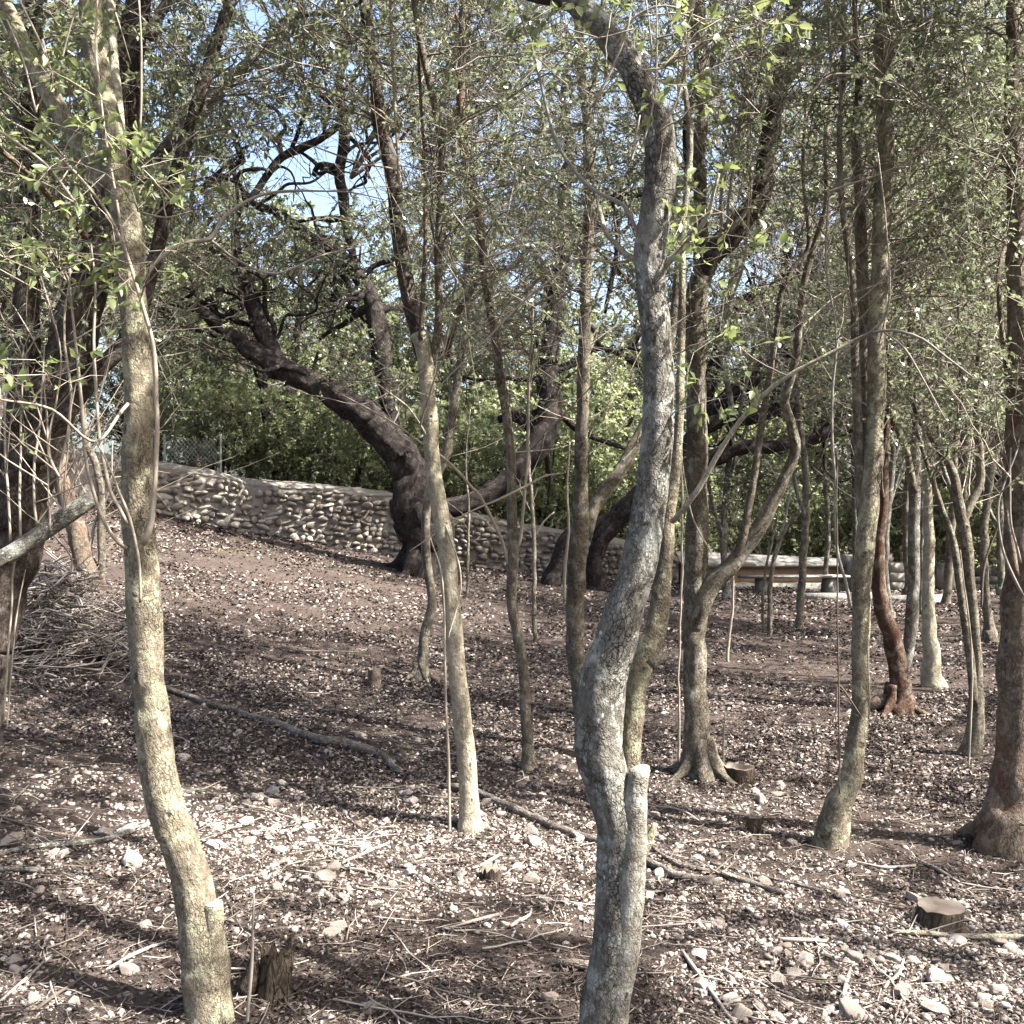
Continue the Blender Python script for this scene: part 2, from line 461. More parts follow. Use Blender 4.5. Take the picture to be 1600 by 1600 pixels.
def floor_mat():
    t = NT('forest_floor')
    co = t.n('ShaderNodeTexCoord').outputs['Object']
    n1 = t.noise(co, 2.2, 4, 0.6); n2 = t.noise(co, 55, 5, 0.75); n3 = t.noise(co, 16, 4, 0.7)
    col = t.mix(t.ramp(n1, [(0.38, 0.0), (0.62, 1.0)]), (0.062, 0.048, 0.041), (0.1, 0.079, 0.067))
    col = t.mix(t.ramp(n2, [(0.36, 0.7), (0.56, 0.0)]), col, (0.036, 0.027, 0.023))
    col = t.mix(t.ramp(n2, [(0.56, 0.0), (0.7, 0.6)]), col, (0.21, 0.173, 0.147))
    col = t.mix(t.ramp(n3, [(0.42, 0.35), (0.55, 0.0)]), col, (0.07, 0.048, 0.04))
    moss = t.math('MULTIPLY', t.ramp(t.noise(co, 1.1, 3), [(0.66, 0.0), (0.74, 0.5)]), 1.0)
    col = t.mix(moss, col, (0.09, 0.10, 0.03))
    h = t.math('ADD', n2, t.math('MULTIPLY', n3, 0.8))
    return t.finish(col, 0.95, h, 0.03, 0.1)
M['floor'] = floor_mat()

# ------------------------------------------------------------------ ground sheet
def axis_pts(lo, hi, c0, c1, fine, grow):
    mid = list(np.arange(c0, c1 + 1e-6, fine))
    s, v = fine, c1
    while v < hi: s *= grow; v += s; mid.append(v)
    s, v = fine, c0
    while v > lo: s *= grow; v -= s; mid.insert(0, v)
    return np.array(mid)
gx = axis_pts(-400, 400, -7, 7, 0.11, 1.22)
gy = axis_pts(-60, 600, 2.4, 20, 0.11, 1.22)
X, Y = np.meshgrid(gx, gy, indexing='ij')
Z = gz(X, Y)
i, j = np.meshgrid(np.arange(len(gx) - 1), np.arange(len(gy) - 1), indexing='ij')
a = i * len(gy) + j
mb = MB(); mb.add(np.stack([X, Y, Z], -1), np.stack([a, a + len(gy), a + len(gy) + 1, a + 1], -1).reshape(-1, 4))
fl = mb.build('forest_floor', M['floor']); fl['kind'] = 'structure'
fl['label'] = 'brown forest floor of leaf litter and bare earth sloping up to the left'

# ------------------------------------------------------------------ rubble wall, plastered wall, bench
def wall_xy(x): return 17.0 + (x + 5.92) * (3.0 / 9.2)
top_px = np.array([100, 243, 331, 387, 481, 537, 614, 712, 822, 975, 1058]); top_py = np.array([706, 731, 742, 757, 764, 771, 777, 802, 828, 851, 874])
WX = np.linspace(-7.6, 3.26, 110)
WY = wall_xy(WX)
wpx = 800 + WX / WY * 1600
WTOP = CAMZ + (800 - np.interp(wpx, top_px, top_py)) / 1600 * WY
nrmxy = np.array([0.310, -0.951]); nrmxy = np.array([3.0 / 9.2, -1.0]); nrmxy /= np.linalg.norm(nrmxy)   # towards the camera

wall = empty('rubble_wall', (WX[55], WY[55], float(gz(WX[55], WY[55]))), 'long rubble stone wall with rough mortar top running behind the clearing', 'stone wall')
def strip_profile(mbx, xs, ys, prof):
    """prof: function(i) -> list of (out, z); out is metres towards the camera"""
    rows = []
    for k in range(len(xs)):
        rows.append([[xs[k] + nrmxy[0] * o, ys[k] + nrmxy[1] * o, z] for o, z in prof(k)])
    R = np.array(rows); n, m, _ = R.shape
    i, j = np.meshgrid(np.arange(n - 1), np.arange(m - 1), indexing='ij')
    a = i * m + j
    mbx.add(R.reshape(-1, 3), np.stack([a, a + m, a + m + 1, a + 1], -1).reshape(-1, 4))
    for e in (0, n - 1):
        V = R[e]; c = V.mean(0)
        jj = np.arange(m - 1)
        mbx.add(np.vstack([V, c]), None, np.stack([jj, jj + 1, np.full(m - 1, m)], -1))
def wallbase(k): return float(gz(WX[k], WY[k])) - 0.15
nz = fbm(np.stack([WX * 3, WX * 0, WX * 0], -1), 3, 4) * 0.03
mb = MB()
strip_profile(mb, WX, WY, lambda k: [(0.0, wallbase(k)), (-0.01 + nz[k] * .3, (wallbase(k) + WTOP[k]) / 2), (-0.02, WTOP[k] - 0.02 + nz[k])] )
mb.build('mortar_core', M['mortar'], wall)
mb = MB()
strip_profile(mb, WX, WY, lambda k: [(-0.03, WTOP[k] - 0.03 + nz[k]), (0.0, WTOP[k] + nz[k]), (-0.12, WTOP[k] + 0.05 + nz[k] * .7), (-0.28, WTOP[k] + 0.10 + nz[(k + 9) % 110] * .6), (-0.5, WTOP[k] + 0.125 + nz[(k + 40) % 110] * .6), (-0.62, WTOP[k] + 0.05), (-0.62, wallbase(k))])
mb.build('coping', M['mortar'], wall)

def rock_mesh(name, sub, seed, mat, flat=0.7, rough=0.25, smooth=True):
    bm = bmesh.new(); bmesh.ops.create_icosphere(bm, subdivisions=sub, radius=0.5)
    V = np.array([v.co[:] for v in bm.verts])
    f = 1 + rough * fbm(nrm(V) * 1.6 + seed * 7.7, 2, seed)
    V = V * f[:, None]
    for q in range(9):                       # flat broken faces
        nn = nrm(np.random.default_rng(seed * 31 + q).normal(size=3)); lim = 0.27 + 0.022 * q
        dd = V @ nn; V = V - np.clip(dd - lim, 0, None)[:, None] * nn
    V[:, 2] *= flat
    for v, c in zip(bm.verts, V): v.co = c
    me = bpy.data.meshes.new(name); bm.to_mesh(me); bm.free()
    me.materials.append(mat)
    me.polygons.foreach_set('use_smooth', np.full(len(me.polygons), smooth))
    return me
WROCK = [rock_mesh('wall_stone', 2, 100 + k, M['wall_stone'], 0.75, 0.34) for k in range(12)]
wr = np.random.default_rng(5)
placed = []
x = -7.4
row_h = 0.098
for r in range(16):
    x = -7.5 + wr.uniform(0, .1)
    while x < 3.2:
        w = float(np.clip(wr.lognormal(math.log(.135), .38), .07, .28)); xc = x + w / 2
        if xc > 3.2: break
        y = wall_xy(xc)
        t = float(np.interp(xc, WX, WTOP)); b = float(gz(xc, y))
        z = b + 0.02 + r * row_h + wr.uniform(-.02, .02) + 0.02 * math.sin(xc * 3 + r)
        if z < t - 0.03 and wr.random() > 0.06:
            placed.append((xc, y, z, w, row_h * wr.uniform(0.65, 1.3)))
        x += w * wr.uniform(0.92, 1.12)
def pixx(q): return 800 + q[0] / q[1] * 1600
placed = [q for q in placed if pixx(q) > 150]
wr.shuffle(placed)
vis = sorted(placed, key=lambda q: (0 if 240 < pixx(q) < 880 else 1, -q[3] * q[4]))
ang0 = math.atan2(nrmxy[0], -nrmxy[1])
off = np.array(wall['_o'])
mbs = MB()
for k, (xc, y, z, w, h) in enumerate(vis):
    me = WROCK[k % 12]
    out = wr.uniform(-0.03, 0.03)
    loc = np.array([xc + nrmxy[0] * out, y + nrmxy[1] * out, z])
    rot = (wr.uniform(-.2, .2), wr.uniform(-.35, .35), ang0 + wr.uniform(-.25, .25))
    sc = (w * 1.2, 0.17, h * 1.62)
    if k < 300:
        put(me, 'stone', wall, loc - off, rot, sc)
    else:
        V = np.array([v.co[:] for v in me.vertices]) * np.array(sc)
        V = V @ np.array(Euler(rot).to_matrix()).T + loc
        mbs.add(V, None, np.array([p.vertices[:] for p in me.polygons]))
mbs.build('rubble_infill', M['wall_stone'], wall, kind='stuff')

def box(mbx, c, s, rz=0.0, jit=0.0, bev=0.0):
    bm = bmesh.new(); bmesh.ops.create_cube(bm, size=1.0)
    for v in bm.verts: v.co = Vector((v.co.x * s[0], v.co.y * s[1], v.co.z * s[2]))
    if bev:
        bmesh.ops.bevel(bm, geom=bm.edges[:], offset=bev, segments=2, affect='EDGES')
    bmesh.ops.triangulate(bm, faces=bm.faces[:])
    V = np.array([v.co[:] for v in bm.verts])
    if jit: V = V + jit * np.stack([fbm(V * 9 + 3.1 * q + c[0], 2, q) for q in range(3)], -1)
    ca, sa = math.cos(rz), math.sin(rz)
    V = np.stack([V[:, 0] * ca - V[:, 1] * sa, V[:, 0] * sa + V[:, 1] * ca, V[:, 2]], -1) + np.asarray(c)
    mbx.add(V, None, np.array([[v.index for v in f.verts] for f in bm.faces]))
    bm.free()

# low plastered wall with sloping coping, continuing the rubble wall to the right
pw = empty('plastered_wall', (4.9, 20.1, float(gz(4.9, 20.1))), 'low plastered wall with tan face and wide sloping concrete coping behind the bench', 'wall')
PX = np.linspace(3.29, 6.55, 24); PY = 20.0 + (PX - 3.29) * 0.06
def pz(py, y): return CAMZ + (800 - py) / 1600 * y
pn = fbm(np.stack([PX * 2, PX * 0, PX * 0], -1), 3, 14) * 0.012
def flat_strip(mbx, prof):
    rows = np.array([[[PX[k], PY[k] - o, z] for o, z in prof(k)] for k in range(len(PX))])
    n, m, _ = rows.shape
    i, j = np.meshgrid(np.arange(n - 1), np.arange(m - 1), indexing='ij'); a = i * m + j
    mbx.add(rows.reshape(-1, 3), np.stack([a, a + m, a + m + 1, a + 1], -1).reshape(-1, 4))
    for e in (0, n - 1):
        jj = np.arange(m - 1)
        mbx.add(np.vstack([rows[e], rows[e].mean(0)]), None, np.stack([jj, jj + 1, np.full(m - 1, m)], -1))
mb = MB(); flat_strip(mb, lambda k: [(0.02, pz(909.5, 20)), (0.02, pz(887, 20)), (-0.5, pz(887, 20)), (-0.5, pz(909.5, 20))]); mb.build('face', M['plaster'], pw, smooth=False)
zt = lambda k: pz(np.interp(PX[k], [3.29, 6.55], [863, 874]), 20)
mb = MB(); flat_strip(mb, lambda k: [(-0.6, pz(886.5, 20)), (0.12, pz(886.5, 20)), (0.125, pz(881, 20) + pn[k]), (-0.3, (zt(k) + pz(880, 20)) / 2 + pn[-k]), (-0.65, zt(k) + pn[k]), (-0.7, pz(886, 20))]); mb.build('coping', M['concrete'], pw, smooth=False)
mb = MB(); flat_strip(mb, lambda k: [(0.14, pz(940, 20)), (0.14, pz(911, 20) + pn[k]), (-0.45, pz(910, 20)), (-0.45, pz(940, 20))]); mb.build('plinth', M['concrete'], pw, smooth=False)
mb = MB(); box(mb, (6.68, 20.15, pz(898, 20)), (0.24, 0.6, 0.75), 0.06, 0.01, 0.015); mb.build('end_pier', M['concrete'], pw)

bd = 18.9
bl = P(1243, 929, bd)
bench = empty('stone_bench', (bl[0], bl[1], float(gz(bl[0], bl[1]))), 'low stone slab bench on two square blocks in front of the plastered wall', 'bench')
mb = MB(); box(mb, P(1240, 900.5, bd), (1.98, 0.42, 0.045), 0.035, 0.012, 0.008); mb.build('seat', M['concrete'], bench)
for q in (1191, 1297.5):
    c = P(q, 903, bd); zb = float(gz(c[0], c[1])) - 0.06; zt_ = pz(902.6, bd)
    mb = MB(); box(mb, (c[0], c[1], (zb + zt_) / 2), (0.21, 0.21, zt_ - zb), math.radians(42), 0.008, 0.01); mb.build('support', M['block'], bench)

kb = P(1360, 941, 18.0)
kerb = empty('kerb', (kb[0], kb[1], float(gz(kb[0], kb[1]))), 'low pale kerb half buried in litter right of the bench', 'kerb')
for q in range(2):
    c = P(1308 + q * 112, 942.5, 18.0); zg = float(gz(c[0], c[1]))
    mb = MB(); box(mb, (c[0], c[1] - q * .06, zg + 0.02), (1.24, 0.14, 0.18), 0.03, 0.015, 0.012); mb.build('kerb_block', M['concrete'], kerb)
bw = P(1480, 920, 20.6)
bwall = empty('block_wall', (bw[0], bw[1], float(gz(bw[0], bw[1]))), 'low grey block wall with a paler pier at the right behind the trees', 'wall')
for (pa, pb, ya, yb, rows_, cols_) in ((1386, 1460, 878, 922, 3, 3), (1492, 1640, 900, 922, 2, 6), (1520, 1640, 884, 899, 1, 5)):
    for r_ in range(rows_):
        for c_ in range(cols_):
            p0 = P(pa + (pb - pa) * (c_ + .5) / cols_, ya + (yb - ya) * (r_ + .5) / rows_, 20.6 + (0.3 if rows_ == 1 else 0))
            mb = MB(); box(mb, p0 + np.array([0, rng.uniform(-.015, .015), -0.01]), ((pb - pa) / cols_ / 1600 * 20.6 - 0.012, 0.3, (yb - ya) / rows_ / 1600 * 20.6 + (0.0 if r_ else -0.005)), 0, 0.012, 0.012)
            mb.build('block', M['block'], bwall)
mb = MB(); box(mb, P(1476, 901, 20.5), (0.38, 0.42, 0.56), 0.1, 0.01, 0.015); mb.build('pier', M['concrete'], bwall)

# wire fence on the wall at the left
fb = P(300, 722, 18.2)
fence = empty('wire_fence', fb, 'scrap of diamond wire mesh fence above the left end of the stone wall', 'fence')
mb = MB()
n = 16; W_, H_ = 0.92, 0.42
seg = []
for k in range(-n, n + 1):
    for sgn in (1, -1):
        x0 = k * 0.075
        pts = []
        for t in np.linspace(0, 1, 6):
            xx, zz = x0 + sgn * t * H_ * 0.85, t * H_
            pts.append((xx, zz))
        pts = [(xx, zz) for xx, zz in pts if -W_ / 2 <= xx <= W_ / 2]
        if len(pts) >= 2: seg.append((pts[0], pts[-1]))
A_ = np.array([[[p[0], 0.02 * math.sin(p[0] * 7) - 0.02 * p[1], p[1]] for p in (s[0], ((s[0][0] + s[1][0]) / 2, (s[0][1] + s[1][1]) / 2), s[1])] for s in seg])
vtube(mb, A_ + fb, np.full(A_.shape[:2], 0.0042), 4)
mb.build('wire_mesh', M['wire'], fence, kind='stuff')
for sx in (-0.5, 0.5):
    mb = MB(); tube(mb, [fb + np.array([sx, 0.03, -0.5]), fb + np.array([sx, 0.03, 0.5])], [0.018, 0.018], 8, 0.2, 0); mb.build('post', M['wire'], fence)

# ------------------------------------------------------------------ trees traced from the photograph
HOLES = [(520, 270, 75), (410, 285, 50), (590, 290, 45), (965, 505, 45), (955, 420, 26), (1220, 385, 48), (1180, 420, 30), (625, 430, 22), (385, 470, 22),
         (20, 480, 40), (1290, 330, 25), (1130, 560, 15), (450, 235, 30), (985, 350, 20), (1260, 400, 40), (620, 240, 25), (660, 465, 14), (840, 470, 16), (100, 340, 18), (860, 390, 16), (930, 560, 14), (1530, 360, 12), (330, 270, 20)]
def in_hole(p, k=1.0):
    px = 800 + p[:, 0] / np.maximum(p[:, 1], .1) * 1600; py = 800 - (p[:, 2] - CAMZ) / np.maximum(p[:, 1], .1) * 1600
    m = np.zeros(len(p), bool)
    for (hx, hy, hr) in HOLES: m |= ((px - hx) ** 2 + (py - hy) ** 2) < (hr * k) ** 2
    return m & (rng.random(len(p)) < 0.93)

def sprays(mbt, mbl, c, d, L, nl, ll, lw, oval=False, tw=0.0022, droop=0.25):
    """leafy twigs: c start points, d directions, L lengths"""
    K = len(c)
    d = nrm(d); sd = nrm(np.cross(d, rng.normal(size=(K, 3))))
    t = np.linspace(0, 1, 3)[None, :, None]
    bend = rng.uniform(-.35, .35, (K, 1, 1))
    pts = c[:, None] + d[:, None] * L[:, None, None] * t + sd[:, None] * bend * L[:, None, None] * t ** 2 + np.array([0, 0, -droop]) * L[:, None, None] * t ** 2
    if mbt is not None:
        vtube(mbt, pts, np.linspace(tw, tw * 0.45, 3)[None, :] * np.ones((K, 1)), 3)
    if nl:
        tt = rng.uniform(0.15, 1.0, (K, nl))
        T3 = tt[..., None]
        pos = c[:, None] + d[:, None] * L[:, None, None] * T3 + sd[:, None] * bend * L[:, None, None] * T3 ** 2 + np.array([0, 0, -droop]) * L[:, None, None] * T3 ** 2
        pos = pos.reshape(-1, 3)
        if not oval:
            keep = ~in_hole(pos, 0.92)
            pos = pos[keep]
        dd = np.repeat(d, nl, 0)
        if not oval: dd = dd[keep]
        ld = dd * 0.45 + rng.normal(size=pos.shape) * 0.7
        ld[:, 2] -= 0.1
        nv = rng.normal(size=pos.shape) * 0.8 + np.array([0, 0, 1.0])
        s = rng.uniform(0.65, 1.25, len(pos))
        leaves(mbl, pos + nrm(ld) * 0.004, ld, nv, ll * s, lw * s * rng.uniform(0.8, 1.2, len(pos)), oval)

def connect(mbt, skel, cl, r0=0.008, sides=4, upb=0.4, npt=8, r1=0.0022):
    """curved branchlets from the skeleton to each cluster"""
    d2 = ((cl[:, None] - skel[None]) ** 2).sum(-1)
    pen = np.where(skel[None, :, 2] > cl[:, None, 2] - 0.05, 1.5, 0.0)
    k = np.argmin(np.sqrt(d2) * (1 + rng.uniform(0, .5, d2.shape)) + pen, 1)
    s = skel[k]; L = np.linalg.norm(cl - s, axis=1)
    c1 = s + (cl - s) * 0.4 + np.stack([rng.normal(size=len(cl)) * .1 * L, rng.normal(size=len(cl)) * .1 * L, rng.uniform(-.1, upb, len(cl)) * L * 0.6], -1)
    t = np.linspace(0, 1, npt)[None, :, None]
    pts = (1 - t) ** 2 * s[:, None] + 2 * t * (1 - t) * c1[:, None] + t ** 2 * cl[:, None]
    pts += rng.normal(size=pts.shape) * (0.02 * L[:, None, None]) * np.sin(t * math.pi)
    rr = np.clip(r0 * (0.35 + 0.45 * L), r1 * 1.2, 0.03)[:, None] * (1 - t[..., 0]) + r1
    vtube(mbt, pts, rr, sides)
    return pts

def ell(px, py, d, rx, ry, rz, n):
    c = P(px, py, d)
    u = nrm(rng.normal(size=(n, 3))) * (rng.random(n) ** 0.45)[:, None]
    return c + u * np.array([rx, ry, rz])

def thin(a, k): return a[rng.random(len(a)) < k]

def crown(root, skel, cl, per=7, cr=0.3, tl=0.32, nl=9, ll=0.032, lw=0.014, mat='leaf_mid', tmat='twig_grey', oval=False, r0=0.008, droop=.25, tw=0.002, bare=0.25, r1=.0022, names=('branchwork', 'foliage')):
    h = ~in_hole(cl); cl = cl[h]
    mbt, mbl = MB(), MB()
    connect(mbt, skel, cl, r0, r1=r1)
    K = len(cl) * per
    top = np.repeat((cl[:, 2] - CAMZ) / np.maximum(cl[:, 1], .5) > 0.57, per)  # clusters above the view, drawn tighter so sunlight falls in patches
    c = np.repeat(cl, per, 0) + rng.normal(size=(K, 3)) * cr * .8 * np.array([1, 1, .7]) * np.where(top, .75, 1.0)[:, None]
    d = rng.normal(size=(K, 3)) + np.array([0, 0, 0.35])
    d += nrm(c - np.repeat(cl, per, 0)) * 0.8
    L = tl * rng.uniform(0.6, 1.4, K)
    cc = np.repeat(cl, per, 0)
    vtube(mbt, np.stack([cc, c], 1), np.array([[tw * 1.4, tw]]) * np.ones((K, 1)), 3)
    b = rng.random(K) < bare
    # unseen leaves above the view are enlarged to cast more shade
    hi = (c[:, 2] - CAMZ) / np.maximum(c[:, 1], .5) > 0.57
    if b.any(): sprays(mbt, mbl, c[b], d[b], L[b] * 1.3, 0, ll, lw, oval, tw, droop)
    for m, k in ((~b & ~hi, 1.0), (~b & hi, 1.0 if oval else 1.75)):
        if m.any(): sprays(mbt, mbl, c[m], d[m], L[m], nl, ll * k, lw * k, oval, tw, droop)
    mbt.build(names[0], M[tmat], root, kind='stuff')
    mbl.build(names[1], M[mat], root, smooth=False, kind='stuff')

class Tree:
    def __init__(s, label, base, d=None, group=None, name='tree', cat='tree'):
        if d is None:
            g = G(*base)
        else:
            g = P(base[0], base[1], d); g[2] = float(gz(g[0], g[1]))
        s.d = g[1]; s.base = g
        s.root = empty(name, g, label, cat, group)
        s.skel = []
    def pts(s, tr, d1=0.0, d0=0.0):
        n = len(tr); out, rad = [], []
        for k, q in enumerate(tr):
            d = s.d + d0 + (d1 - d0) * k / max(n - 1, 1) + (q[3] if len(q) > 3 else 0)
            out.append(P(q[0], q[1], d)); rad.append(q[2] / 2 / 1600 * d)
        return np.array(out), np.array(rad)
    def stem(s, tr, mat, name='trunk', d1=0.0, d0=0.0, sides=14, step=0.05, lump=0.06, fine=0.0, ground=False, burr=0.0, wob=0.15, sk=True, cap=True):
        p, r = s.pts(tr, d1, d0)
        if ground:
            b = p[0].copy(); b[2] = float(gz(b[0], b[1])) - 0.08
            p[0][2] = max(p[0][2], b[2] + 0.05)
            p = np.vstack([b, p]); r = np.concatenate([[r[0] * 1.12], r])
        mb = MB(); C, R = tube(mb, p, r, sides, step, lump, fine=fine, burr=burr, wob=wob, cap=cap)
        o = mb.build(name, M[mat], s.root)
        if sk: s.skel.append(C[::3])
        return o, C, R
    def shoot(s, tr, mat='twig_pale', name='shoot', d1=0.0, d0=0.0):
        return s.stem([(q[0], q[1], q[2] * .84) + tuple(q[3:]) for q in tr], mat, name, d1, d0, 7, 0.035, 0.14, wob=0.9)
    def disc(s, c, n, r, mat='cut_wood', name='sawn_end', dome=0.15):
        n = nrm(np.asarray(n, float)); u = nrm(np.cross(n, [0.3, 0.2, 0.93])); w = np.cross(n, u)
        th = np.arange(18) / 18 * 2 * math.pi
        rr = r * (1 + 0.06 * rng.normal(size=18))
        V = [np.asarray(c) + n * r * dome]
        V1 = [np.asarray(c) + (u * math.cos(a) + w * math.sin(a)) * q + n * 0.002 for a, q in zip(th, rr)]
        j = np.arange(18)
        mb = MB(); mb.add(np.array(V + V1), None, np.stack([np.zeros(18, int), 1 + j, 1 + (j + 1) % 18], -1))
        return mb.build(name, M[mat], s.root)
    def roots(s, n, r, L, mat, seed=0):
        """a few buttress roots running into the ground"""
        for k in range(n):
            a = 2 * math.pi * (k + rng.uniform(.1, .7)) / n
            dr = np.array([math.cos(a), math.sin(a), 0])
            p = [s.base + dr * r * .35 + [0, 0, r * 2.0], s.base + dr * r * .8 + [0, 0, r * .8], s.base + dr * (r + L * .4) + [0, 0, .03], s.base + dr * (r + L)]
            p = np.array(p)
            for q in (2, 3): p[q][2] = float(gz(p[q][0], p[q][1])) + (0.012 if q == 2 else -0.04)
            mb = MB(); tube(mb, p, [r * .42, r * .36, r * .2, r * .06], 10, 0.03, 0.1)
            mb.build('root', M[mat], s.root)
    def twigs(s, n, z0, z1, L=0.6, mat='twig_pale', up=1.0, r=0.004):
        """thin upright whips sprouting from the stem"""
        sk = np.vstack(s.skel); sk = sk[(sk[:, 2] > z0) & (sk[:, 2] < z1)]
        if not len(sk): return
        c = sk[rng.integers(0, len(sk), n)]
        d = nrm(np.stack([rng.normal(size=n), rng.normal(size=n) * .7, rng.uniform(.1, 1.6, n) * up], -1))
        LL = L * rng.uniform(.4, 1.5, n)
        t = np.linspace(0, 1, 7)[None, :, None]
        sd = rng.normal(size=(n, 1, 3)) * .18
        pts = c[:, None] + d[:, None] * LL[:, None, None] * t + sd * LL[:, None, None] * t ** 2 + np.array([0, 0, .25]) * LL[:, None, None] * t ** 2 + rng.normal(size=(n, 7, 3)) * .012 * t
        mb = MB(); vtube(mb, pts, r * rng.uniform(.6, 1.3, (n, 1)) * np.linspace(1, .3, 7)[None], 4)
        # side twiglets
        m = n * 3
        k = rng.integers(0, n, m); q = rng.integers(2, 7, m)
        c2 = pts[k, q]; d2 = nrm(d[k] + rng.normal(size=(m, 3)) * .8)
        p2 = c2[:, None] + d2[:, None] * (LL[k] * rng.uniform(.1, .35, m))[:, None, None] * np.linspace(0, 1, 3)[None, :, None]
        vtube(mb, p2, np.array([[.5, .4, .2]]) * r * np.ones((m, 1)), 3)
        mb.build('whip_growth', M[mat], s.root, kind='stuff')
    def sk(s): return np.vstack(s.skel)

# ---- left foreground tree
t = Tree('pale lichened tree close by at left with a sawn stub low on its trunk', (322, 1640), 3.05)
tA = t
t.stem([(322, 1640, 78), (325, 1580, 74), (318, 1500, 72), (303, 1410, 62), (285, 1330, 58), (258, 1250, 56), (244, 1180, 52), (235, 1110, 50), (232, 1060, 49), (228, 990, 52), (225, 935, 53), (218, 850, 50), (216, 766, 50), (217, 665, 45), (216, 560, 43), (212, 490, 43), (205, 440, 44), (202, 371, 43), (190, 310, 44), (178, 250, 42), (172, 202, 40), (160, 135, 36), (148, 68, 36), (140, -10, 36), (136, -120, 30), (150, -300, 24), (140, -480, 14)],
       'bark_olive', sides=44, step=0.014, lump=0.05, fine=0.0012, ground=True, burr=0.22)
_, C, R = t.stem([(316, 1620, 62), (320, 1560, 58), (326, 1500, 46), (331, 1450, 34), (334, 1412, 29)], 'bark_olive', 'stub', sides=26, step=0.012, lump=0.08, fine=0.001, d0=-0.012, d1=-0.02, sk=False)
t.disc(C[-1], C[-1] - C[-4], R[-1] * .97, 'bark_pale')
t.stem([(176, 300, 30), (160, 275, 30), (142, 253, 30), (111, 205, 30), (78, 145, 30), (40, 75, 28), (12, 20, 26), (-30, -60, 24), (-60, -200, 18), (-70, -380, 10)], 'bark_olive', 'branch', sides=22, step=0.03, burr=0.1, d1=0.25)
t.stem([(190, 230, 16), (182, 150, 16), (178, 90, 14), (173, 0, 14), (180, -120, 12), (200, -260, 8)], 'bark_pale', 'branch', sides=12, d0=0.05, d1=0.3)
t.shoot([(222, 850, 12), (236, 815, 11), (243, 733, 10), (246, 640, 10), (243, 575, 9), (238, 530, 8), (228, 495, 8), (209, 432, 7), (189, 378, 7), (162, 322, 6), (111, 262, 6), (68, 219, 5), (10, 186, 4)], d0=-0.09, d1=-0.2)
t.shoot([(200, 820, 7), (185, 790, 7), (172, 766, 7), (159, 699, 6), (152, 614, 6), (146, 530, 5), (150, 450, 4), (142, 380, 3)], d0=-.08, d1=-.1)
t.shoot([(200, 856, 8), (178, 838, 8), (159, 810, 7), (142, 760, 7), (132, 699, 6), (125, 614, 6), (118, 530, 5), (108, 440, 3)], d0=-.07, d1=-.25)
t.shoot([(221, 940, 6), (221, 920, 6), (216, 868, 6), (203, 810, 6), (186, 770, 5), (172, 735, 4), (150, 690, 3)], d0=-.09, d1=-.16)
t.shoot([(200, 630, 6), (150, 690, 5), (80, 640, 5), (0, 625, 4)][::-1], d0=-.5, d1=-.05)
t.shoot([(215, 440, 7), (223, 432, 9), (250, 407, 9), (290, 381, 9), (331, 373, 8), (351, 341, 7), (398, 310, 6), (449, 299, 5), (540, 300, 3), (600, 312, 2)], 'twig_grey', 'branch', d1=.3)
t.shoot([(331, 376, 6), (370, 405, 5), (430, 428, 4), (500, 400, 3), (560, 385, 2)], 'twig_grey', 'branch', d0=.1, d1=.5)
t.shoot([(130, 372, 15), (88, 324, 14), (51, 280, 13), (20, 252, 12), (-10, 230, 11)], 'bark_red', 'branch', d0=-.12, d1=-.35)
t.shoot([(128, 330, 6), (70, 255, 6), (0, 205, 5), (-30, 190, 4)], 'twig_pale', 'branch', d0=-.3, d1=-.4)
t.shoot([(196, 395, 5), (165, 200, 4), (150, 90, 4), (152, 0, 3)], 'twig_pale', d0=-.3, d1=-.3)
for tr in ([(66, 62, 4), (85, 120, 4), (110, 40, 3), (122, 0, 2)], [(85, 125, 5), (60, 60, 4), (30, 0, 4)], [(218, 205, 4), (222, 110, 4), (217, 0, 4)], [(205, 100, 2), (180, 20, 3)], [(55, 175, 4), (35, 90, 4), (10, 30, 3)], [(230, 350, 4), (280, 300, 3), (330, 240, 2)], [(226, 290, 3), (255, 250, 2), (310, 205, 2)], [(0, 300, 3), (60, 270, 4), (110, 262, 3)], [(215, 330, 4), (260, 340, 3), (300, 330, 2)]):
    t.shoot(tr, 'twig_pale', d0=-.3, d1=-.35)
cl = thin(np.vstack([ell(75, 50, 2.75, .14, .3, .2, 5), ell(120, 95, 2.8, .12, .2, .14, 5), ell(170, 330, 2.75, .22, .2, .22, 9), ell(140, 400, 2.75, .16, .2, .08, 7), ell(240, 235, 2.8, .16, .2, .12, 5), ell(20, 430, 2.7, .12, .2, .25, 6), ell(40, 590, 2.6, .1, .1, .06, 3), ell(5, 300, 2.7, .06, .1, .3, 5), ell(130, 270, 2.8, .14, .1, .1, 4), ell(210, 400, 2.75, .12, .1, .06, 4)]), .55)
crown(t.root, t.sk(), cl, per=4, cr=0.05, tl=0.13, nl=8, ll=0.034, lw=0.017, mat='leaf_near', tmat='twig_pale', oval=True, r0=0.0025, tw=0.0011, bare=.2, r1=.0012)
cl = np.vstack([ell(150, -520, 3.2, 1.2, 1.2, .6, 60), ell(-250, -350, 3.4, .8, .9, .5, 30)])
crown(t.root, t.sk(), cl, per=7, cr=0.2, tl=0.25, nl=16, ll=0.04, lw=0.02, mat='leaf_near', tmat='twig_pale', names=('upper_branchwork', 'upper_foliage'))

